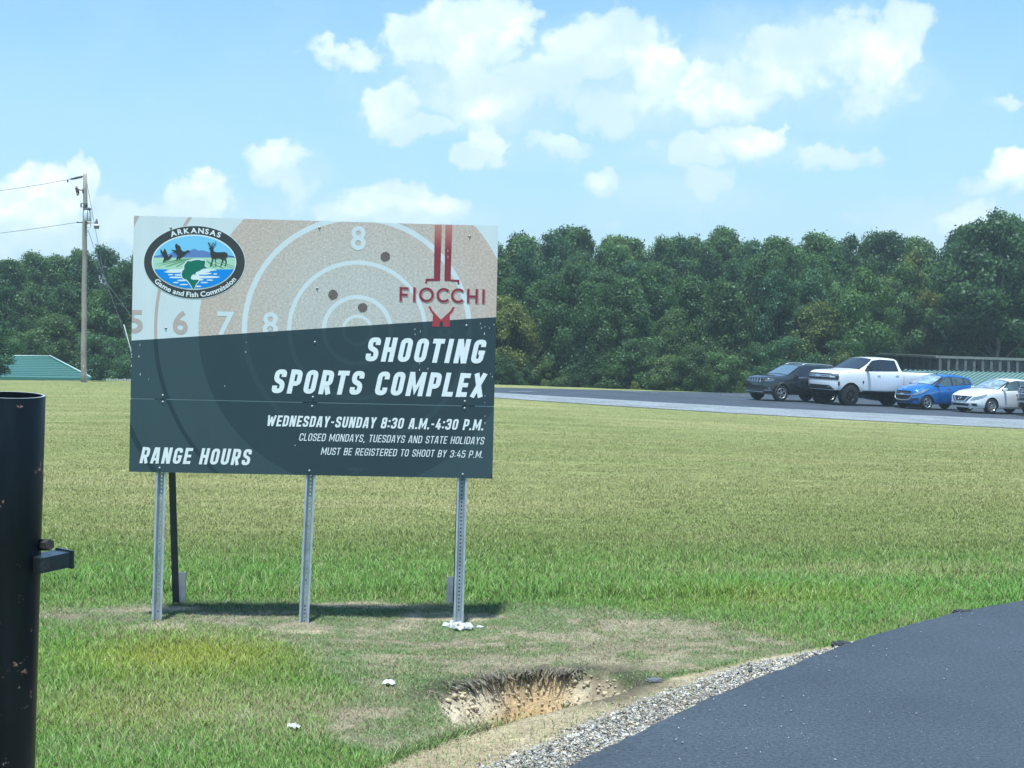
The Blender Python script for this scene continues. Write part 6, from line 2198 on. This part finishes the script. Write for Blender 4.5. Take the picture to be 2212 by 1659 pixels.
def pickup():
    c = Car(5.88, 2.04, [(0, 1.34), (.05, 1.40), (.3, 1.47), (1.2, 1.535), (1.42, 1.56), (2.28, 2.065), (2.5, 2.10), (3.0, 2.12), (3.55, 2.10), (3.72, 2.05), (3.80, 1.80), (3.85, 1.535), (3.9, 1.53), (5.80, 1.53), (5.88, 1.47)],
            [(0, 1.28), (.3, 1.40), (1.3, 1.45), (3.7, 1.50), (3.9, 1.49), (5.88, 1.46)], [(0, .64), (.5, .62), (1.0, .60), (3.9, .60), (5.88, .72)], [(0, .95), (.5, .995), (1.2, 1.0), (5.4, 1.0), (5.88, .96)],
            .70, .34, [(.5, .09), (.75, .02), (.95, 0), (1.2, .015), (1.45, .06)], .97, 3.74, .445, .32, .545, sharp=.022)
    r = empty('pickup_truck', label='white lifted crew-cab pickup truck on large black wheels, second from the left in the row', cat='pickup truck', group='vehicles parked in the car park')
    pm = PAINT['white']
    c.body('body', pm, r)
    windscreen(c, [(1.50, -.80), (1.47, 0), (1.50, .80)], [(2.22, -.66), (2.25, 0), (2.22, .66)], M_TINT, r)
    add_doors(c, r, pm, [([(1.62, .70), (2.62, .70)], [(1.62, 1.42), (2.64, 1.45)], [(1.74, 1.50), (2.62, 1.53)], [(2.28, 1.93), (2.64, 2.005)], 2.46, 1.34),
                         ([(2.66, .70), (3.42, .70), (3.60, .96)], [(2.68, 1.45), (3.64, 1.48)], [(2.72, 1.535), (3.56, 1.555)], [(2.74, 2.005), (3.50, 1.985)], 3.48, 1.37)], M_TINT, PAINT['white'])
    # window surround ties the two side windows together
    c.patch(c.side, [(1.70, 1.485), (3.60, 1.54)], [(2.27, 1.955), (2.7, 2.02), (3.53, 2.00)], .0085, 'window_surround', M_BLACKP, r, 24, 6, both=True)
    c.patch(c.side, [(3.865, .66), (3.88, .66)], [(3.865, 1.50), (3.88, 1.50)], .004, 'bed_gap', M_WELL, r, 3, 10, both=True)
    g = MB(); c.patch(c.top, [(4.0, -.80), (4.0, .80)], [(5.72, -.80), (5.72, .80)], .004, '', None, None, 8, 8, mb=g); g.build('dark_bed_opening', M_BLACKP, r)  # dark sheet stands in for the shaded inside of the open bed
    g = MB()
    c.patch(c.front, [(-.97, 1.065), (.97, 1.065)], [(-.97, 1.175), (.97, 1.175)], .012, '', None, None, 20, 4, mb=g)
    c.patch(c.front, [(-.70, 1.285), (.70, 1.285)], [(-.70, 1.345), (.70, 1.345)], .012, '', None, None, 20, 3, mb=g)
    c.patch(c.front, [(-.66, 1.215), (.66, 1.215)], [(-.66, 1.245), (.66, 1.245)], .012, '', None, None, 20, 3, mb=g)
    gr = g.build('grille', M_BLACKP, r)
    bowtie(c.front, 0, 1.23, .34, .115, .03).build('emblem', M_CHROME, gr)
    for sg_ in (1, -1):
        f = lambda y, z, o: (lambda p: (p[0], sg_ * p[1], p[2]))(c.front(abs(y), z, o))
        h = c.patch(f, [(.70, 1.245), (.96, 1.255)], [(.70, 1.325), (.97, 1.345)], .014, 'headlight', M_LAMPD, r, 10, 4)
        c.patch(f, [(.76, 1.262), (.95, 1.27)], [(.76, 1.30), (.95, 1.325)], .020, 'headlight_lens', M_LAMP, h, 8, 3)
        c.patch(f, [(.90, 1.12), (.985, 1.13)], [(.86, 1.235), (.985, 1.245)], .013, 'lamp_housing', M_BLACKP, r, 6, 4)
        c.patch(f, [(.97, .85), (1.02, .83)], [(.97, 1.0), (1.02, 1.02)], .012, 'bumper_vent', M_BLACKP, r, 5, 4)
        fg = c.patch(f, [(.52, .73), (.72, .73)], [(.52, .82), (.66, .82)], .016, 'fog_light', M_WELL, r, 6, 4)
        c.patch(f, [(.57, .75), (.68, .75)], [(.57, .81), (.66, .81)], .022, 'fog_lamp_lens', M_LAMP, fg, 5, 3)
    g = MB(); c.patch(c.front, [(-.86, .655), (.86, .655)], [(-.66, .845), (.66, .845)], .012, '', None, None, 24, 5, mb=g); g.build('lower_bumper', M_BLACKP, r)
    MB().box((-1.2, 0, .56), (1.6, 1.2, .22), 0, None, .05).box((-3.4, 0, .55), (3.6, 1.1, .18), 0, None, .05).box((-.97, 0, .445), (.12, 1.6, .12), 0, None, .03).box((-4.71, 0, .445), (.14, 1.6, .14), 0, None, .03).build('chassis', M_WELL, r)
    g = MB(); c.patch(c.side, [(1.62, .600), (3.95, .600)], [(1.62, .655), (3.95, .655)], .012, '', None, None, 16, 3, both=True, mb=g); g.build('sill_strip', M_BLACKP, r)
    X, Y, Z = c.side(1.60, 1.02); g = MB()
    for sg_ in (1, -1): g.box((X - .02, sg_ * (Y + .004), Z), (.07, .02, .12), 0, None, .006)
    g.build('fender_badge', M_BLACKP, r)
    X, Y, Z = c.top(2.5, .0); MB().add([(X + .05, -.012, Z - .01), (X - .13, -.012, Z - .01), (X - .10, -.012, Z + .075), (X + .05, .012, Z - .01), (X - .13, .012, Z - .01), (X - .10, .012, Z + .075)],
                                      [(0, 1, 2), (3, 5, 4), (0, 2, 5, 3), (1, 4, 5, 2)]).build('roof_antenna', M_BLACKP, r)
    c.mirror(1.86, 1.50, M_BLACKP, r, (.13, .24, .25), .15)
    c.wheels(r, M_DARKRIM, 8, .56, 'knob')
    place(r, c, 1833.9, 877.2, HEAD)


def hatch_blue():
    c = Car(3.68, 1.60, [(0, .80), (.05, .86), (.35, .965), (.85, 1.06), (1.0, 1.09), (1.72, 1.475), (1.95, 1.525), (2.3, 1.545), (2.9, 1.515), (3.2, 1.46), (3.45, 1.20), (3.60, .98), (3.68, .86)],
            [(0, .74), (.4, .88), (1.2, .95), (2.0, 1.01), (3.3, 1.12), (3.68, .84)], [(0, .24), (.4, .22), (.8, .24), (3.1, .26), (3.68, .36)], [(0, .90), (.4, .97), (.9, 1.0), (2.9, 1.0), (3.4, .96), (3.68, .88)],
            .55, .50, [(.2, .07), (.4, .0), (.55, 0), (.75, .05), (.95, .18)], .72, 2.375, .292, .19, .345)
    r = empty('parked_car', label='small bright blue hatchback, third from the left, between the white pickup and the white sedan', cat='car', group='vehicles parked in the car park')
    pm = PAINT['blue']
    c.body('body', pm, r)
    windscreen(c, [(1.04, -.63), (1.0, 0), (1.04, .63)], [(1.66, -.53), (1.69, 0), (1.66, .53)], M_SHADE, r)
    c.patch(c.side, [(.98, .955), (1.6, 1.01), (3.22, 1.14)], [(1.64, 1.345), (2.0, 1.43), (2.9, 1.40), (3.12, 1.33)], .0075, 'window_surround', M_BLACKP, r, 30, 7, both=True)
    add_doors(c, r, pm, [([(1.10, .34), (2.02, .34)], [(1.10, .925), (2.04, 1.0)], [(1.30, .995), (2.04, 1.045)], [(1.72, 1.34), (2.05, 1.415)], 1.90, .93),
                         ([(2.05, .34), (2.60, .34), (2.82, .56)], [(2.07, 1.0), (2.88, 1.07)], [(2.13, 1.05), (2.78, 1.10)], [(2.13, 1.415), (2.72, 1.385)], 2.72, 1.18)], M_CLEAR, pm)
    c.patch(c.side, [(2.86, 1.125), (3.10, 1.15)], [(2.80, 1.375), (3.02, 1.315)], .012, 'rear_side_window', M_CLEAR, r, 6, 4, both=True)
    g = MB(); c.patch(c.front, [(-.36, .40), (0, .37), (.36, .40)], [(-.48, .585), (0, .575), (.48, .585)], .012, '', None, None, 16, 4, mb=g)
    c.patch(c.front, [(-.44, .665), (0, .655), (.44, .665)], [(-.42, .755), (0, .775), (.42, .755)], .012, '', None, None, 16, 3, mb=g)
    gr = g.build('grille', M_BLACKP, r)
    g = MB(); c.patch(c.front, [(-.50, .59), (0, .58), (.50, .59)], [(-.50, .655), (0, .648), (.50, .655)], .016, '', None, None, 16, 3, mb=g); g.build('grille_bar', mat('blue_grey_trim', (.12, .22, .40), .25, metal=.4), gr)
    bowtie(c.front, 0, .617, .24, .085, .034).build('emblem', M_CHROME, gr)
    b = MB(); P = [c.front(y, z, .02) for y, z in [(-.50, .59), (-.44, .45), (-.34, .385), (0, .36), (.34, .385), (.44, .45), (.50, .59)]]; b.tube(P, .012, 6, caps=False); b.build('grille_trim', M_SILVER, gr)
    for sg_ in (1, -1):
        fs = lambda x, z, o: (lambda p: (p[0], sg_ * p[1], p[2]))(c.side(x, z, o))
        f = lambda y, z, o: (lambda p: (p[0], sg_ * p[1], p[2]))(c.front(abs(y), z, o))
        c.patch(f, [(.50, .60), (.62, .615), (.72, .68)], [(.55, .665), (.64, .745), (.715, .79)], .016, 'headlight', M_LAMP, r, 10, 4)
        c.patch(fs, [(.03, .66), (.25, .75), (.62, .865)], [(.03, .745), (.25, .845), (.62, .885)], .016, 'headlight', M_LAMP, r, 10, 4)
        c.patch(f, [(.46, .365), (.68, .38)], [(.56, .47), (.70, .485)], .010, 'fog_recess', M_BLACKP, r, 8, 4)
    g = MB(); c.patch(c.front, [(-.46, .275), (.46, .275)], [(-.50, .335), (.50, .335)], .010, '', None, None, 14, 3, mb=g); g.build('lower_grille', M_BLACKP, r)
    X, Y, Z = c.top(1.86, .0); MB().tube([(X, 0, Z - .01), (X - .05, 0, Z + .05), (X - .16, 0, Z + .16)], [.03, .014, .008], 6).build('roof_antenna', M_BLACKP, r)
    c.mirror(1.28, .985, pm, r, (.10, .19, .13), .09)
    c.wheels(r, M_ALLOY, 5, .70, 'twin')
    place(r, c, 2000.7, 886.0, HEAD)


def sedan_white():
    c = Car(4.64, 1.77, [(0, .74), (.05, .80), (.4, .90), (1.1, 1.0), (1.32, 1.03), (2.12, 1.42), (2.4, 1.475), (2.75, 1.495), (3.2, 1.465), (3.5, 1.39), (4.0, 1.12), (4.2, 1.08), (4.55, 1.05), (4.64, .92)],
            [(0, .68), (.4, .84), (1.3, .93), (2.4, 1.0), (3.9, 1.06), (4.64, .90)], [(0, .22), (.5, .20), (.95, .22), (3.9, .24), (4.64, .36)], [(0, .91), (.45, .975), (1.1, 1.0), (3.7, 1.0), (4.3, .96), (4.64, .88)],
            .58, .50, [(.2, .08), (.35, .0), (.5, .0), (.7, .05), (.9, .18)], .94, 2.70, .318, .205, .37)
    r = empty('parked_car', label='white sedan with a black V-shaped grille, beside the blue hatchback', cat='car', group='vehicles parked in the car park')
    pm = PAINT['white2']
    c.body('body', pm, r)
    windscreen(c, [(1.36, -.70), (1.32, 0), (1.36, .70)], [(2.06, -.57), (2.09, 0), (2.06, .57)], M_SHADE, r)
    c.patch(c.side, [(1.46, .955), (3.72, 1.075)], [(2.05, 1.32), (2.5, 1.405), (3.0, 1.395), (3.45, 1.27)], .0075, 'window_surround', M_BLACKP, r, 30, 7, both=True)
    add_doors(c, r, pm, [([(1.44, .32), (2.50, .32)], [(1.44, .93), (2.52, .985)], [(1.66, .985), (2.50, 1.025)], [(2.10, 1.30), (2.50, 1.39)], 2.34, .86),
                         ([(2.53, .32), (3.20, .32), (3.42, .58)], [(2.55, .985), (3.50, 1.03)], [(2.60, 1.03), (3.46, 1.07)], [(2.60, 1.39), (3.02, 1.375), (3.32, 1.27)], 3.30, .89)], M_CLEAR, pm)
    g = MB(); c.patch(c.front, [(-.20, .50), (.20, .50)], [(-.40, .70), (.40, .70)], .012, '', None, None, 12, 5, mb=g)
    gr = g.build('grille', M_BLACKP, r)
    for sg_ in (1, -1):
        f = lambda y, z, o: (lambda p: (p[0], sg_ * p[1], p[2]))(c.front(abs(y), z, o))
        fs = lambda x, z, o: (lambda p: (p[0], sg_ * p[1], p[2]))(c.side(x, z, o))
        c.patch(f, [(.20, .48), (.28, .48)], [(.40, .70), (.47, .70)], .020, 'grille_trim', M_CHROME, gr, 3, 6)
        c.patch(f, [(.29, .485), (.34, .485)], [(.48, .695), (.56, .695)], .012, 'grille_edge', M_BLACKP, gr, 3, 6)
        h = c.patch(f, [(.50, .545), (.66, .57), (.78, .63)], [(.62, .675), (.70, .715), (.795, .745)], .014, 'headlight', M_LAMP, r, 10, 4)
        c.patch(fs, [(.03, .62), (.25, .70), (.42, .765)], [(.03, .71), (.25, .785), (.42, .805)], .014, 'headlight', M_LAMP, r, 10, 4)
        c.patch(f, [(.60, .29), (.74, .29)], [(.54, .40), (.72, .41)], .010, 'fog_recess', M_BLACKP, r, 8, 4)
    b = MB(); R_ = .075
    b.tube([c.front(-R_ * math.cos(a), .615 + R_ * math.sin(a), .035) for a in np.linspace(0, 2 * math.pi, 19)], .012, 6, caps=False); b.tube([c.front(-.10, .615, .036), c.front(.10, .615, .036)], .014, 6)
    b.build('emblem', M_CHROME, gr)
    g = MB(); c.patch(c.front, [(-.42, .285), (.42, .285)], [(-.48, .385), (.48, .385)], .010, '', None, None, 14, 4, mb=g); g.build('lower_grille', M_BLACKP, r)
    c.mirror(1.62, .97, pm, r, (.10, .19, .13), .09)
    c.wheels(r, M_ALLOY, 9, .68, 'spoke')
    place(r, c, 2139.6, 895.0, HEAD)


def suv_black():
    c = Car(5.15, 2.03, [(0, 1.18), (.05, 1.24), (.3, 1.29), (1.3, 1.36), (1.5, 1.39), (2.25, 1.82), (2.5, 1.875), (3.2, 1.90), (4.6, 1.86), (4.95, 1.30), (5.1, 1.1), (5.15, 1.0)],
            [(0, 1.10), (.3, 1.20), (1.4, 1.25), (4.9, 1.28), (5.15, 1.0)], [(0, .36), (.5, .33), (1, .36), (4.3, .38), (5.15, .5)], [(0, .94), (.5, .99), (1.2, 1.0), (4.7, .99), (5.15, .93)],
            .72, .34, [(.3, .06), (.5, 0), (.9, 0), (1.2, .04)], .95, 2.95, .40, .27, .47)
    r = empty('parked_car', label='large dark vehicle with a wide chrome grille cut off by the right edge', cat='car', group='vehicles parked in the car park')
    pm = PAINT['black']
    c.body('body', pm, r)
    windscreen(c, [(1.54, -.80), (1.50, 0), (1.54, .80)], [(2.19, -.68), (2.22, 0), (2.19, .68)], M_TINT, r)
    add_doors(c, r, pm, [([(1.60, .48), (2.66, .48)], [(1.60, 1.22), (2.68, 1.25)], [(1.76, 1.29), (2.66, 1.31)], [(2.28, 1.70), (2.68, 1.79)], 2.5, 1.12),
                         ([(2.70, .48), (3.4, .48), (3.62, .8)], [(2.72, 1.25), (3.7, 1.26)], [(2.75, 1.315), (3.64, 1.325)], [(2.75, 1.79), (3.60, 1.78)], 3.5, 1.14)], M_TINT, pm)
    c.patch(c.side, [(3.75, 1.325), (4.72, 1.335)], [(3.72, 1.78), (4.55, 1.74)], .010, 'rear_side_window', M_TINT, r, 10, 5, both=True)
    g = MB(); c.patch(c.front, [(-.62, .72), (.62, .72)], [(-.66, 1.15), (.66, 1.15)], .010, '', None, None, 14, 5, mb=g); gr = g.build('grille', M_BLACKP, r)
    g = MB()
    for z in (.745, .80, .855, .985, 1.04, 1.095): c.patch(c.front, [(-.62, z), (.62, z)], [(-.62, z + .026), (.62, z + .026)], .022, '', None, None, 14, 2, mb=g)
    c.patch(c.front, [(-.64, .905), (.64, .905)], [(-.64, .955), (.64, .955)], .030, '', None, None, 14, 2, mb=g)
    for sg_ in (1, -1): c.patch(c.front, [(sg_ * .62, .72), (sg_ * .655, .72)], [(sg_ * .655, 1.15), (sg_ * .69, 1.15)], .024, '', None, None, 3, 5, mb=g)
    g.build('grille_bar', M_CHROME, gr)
    bowtie(c.front, 0, .93, .26, .09, .045).build('emblem', M_CHROME, gr)
    for sg_ in (1, -1):
        f = lambda y, z, o: (lambda p: (p[0], sg_ * p[1], p[2]))(c.front(abs(y), z, o))
        c.patch(f, [(.69, .92), (.95, .94)], [(.70, 1.13), (.96, 1.15)], .013, 'headlight', M_LAMP, r, 8, 5)
        c.patch(f, [(.66, .50), (.86, .50)], [(.66, .58), (.86, .59)], .013, 'fog_light', M_LAMP, r, 8, 3)
    g = MB(); c.patch(c.front, [(-.93, .56), (.93, .56)], [(-.93, .70), (.93, .70)], .016, '', None, None, 18, 3, mb=g); g.build('bumper', mat('grey_bumper', (.11, .13, .14), .35, coat=.4), r)
    g = MB(); c.patch(c.front, [(-.60, .40), (.60, .40)], [(-.60, .52), (.60, .52)], .010, '', None, None, 14, 3, mb=g); g.build('lower_grille', M_BLACKP, r)
    c.mirror(1.82, 1.27, pm, r, (.12, .22, .19), .12)
    c.wheels(r, M_ALLOY, 6, .66, 'spoke')
    place(r, c, 2300, 905.5, HEAD)


suv_grey(); pickup(); hatch_blue(); sedan_white(); suv_black()

# ------------------------------------------------------------------ summer haze in the air
hz_m = bpy.data.materials.new('summer_haze'); hz_m.use_nodes = True
_t = NT(hz_m.node_tree); _t.n.clear()
_o = _t.new('ShaderNodeOutputMaterial'); _v = _t.new('ShaderNodeVolumePrincipled')
_v.inputs['Color'].default_value = (.80, .96, .98, 1)
_v.inputs['Density'].default_value = 0.00075
_v.inputs['Anisotropy'].default_value = 0.2
_t.l.new(_v.outputs[0], _o.inputs['Volume'])
zmin = float(Zr.min()) - 1.0
b = MB(); b.box((0, 430, (zmin + 24) / 2), (860, 960, 24 - zmin))
tag(b.build('haze', hz_m), 'thin summer haze over the field', 'haze', kind='stuff')
SC.cycles.volume_max_steps = 64
SC.cycles.volume_step_rate = 10
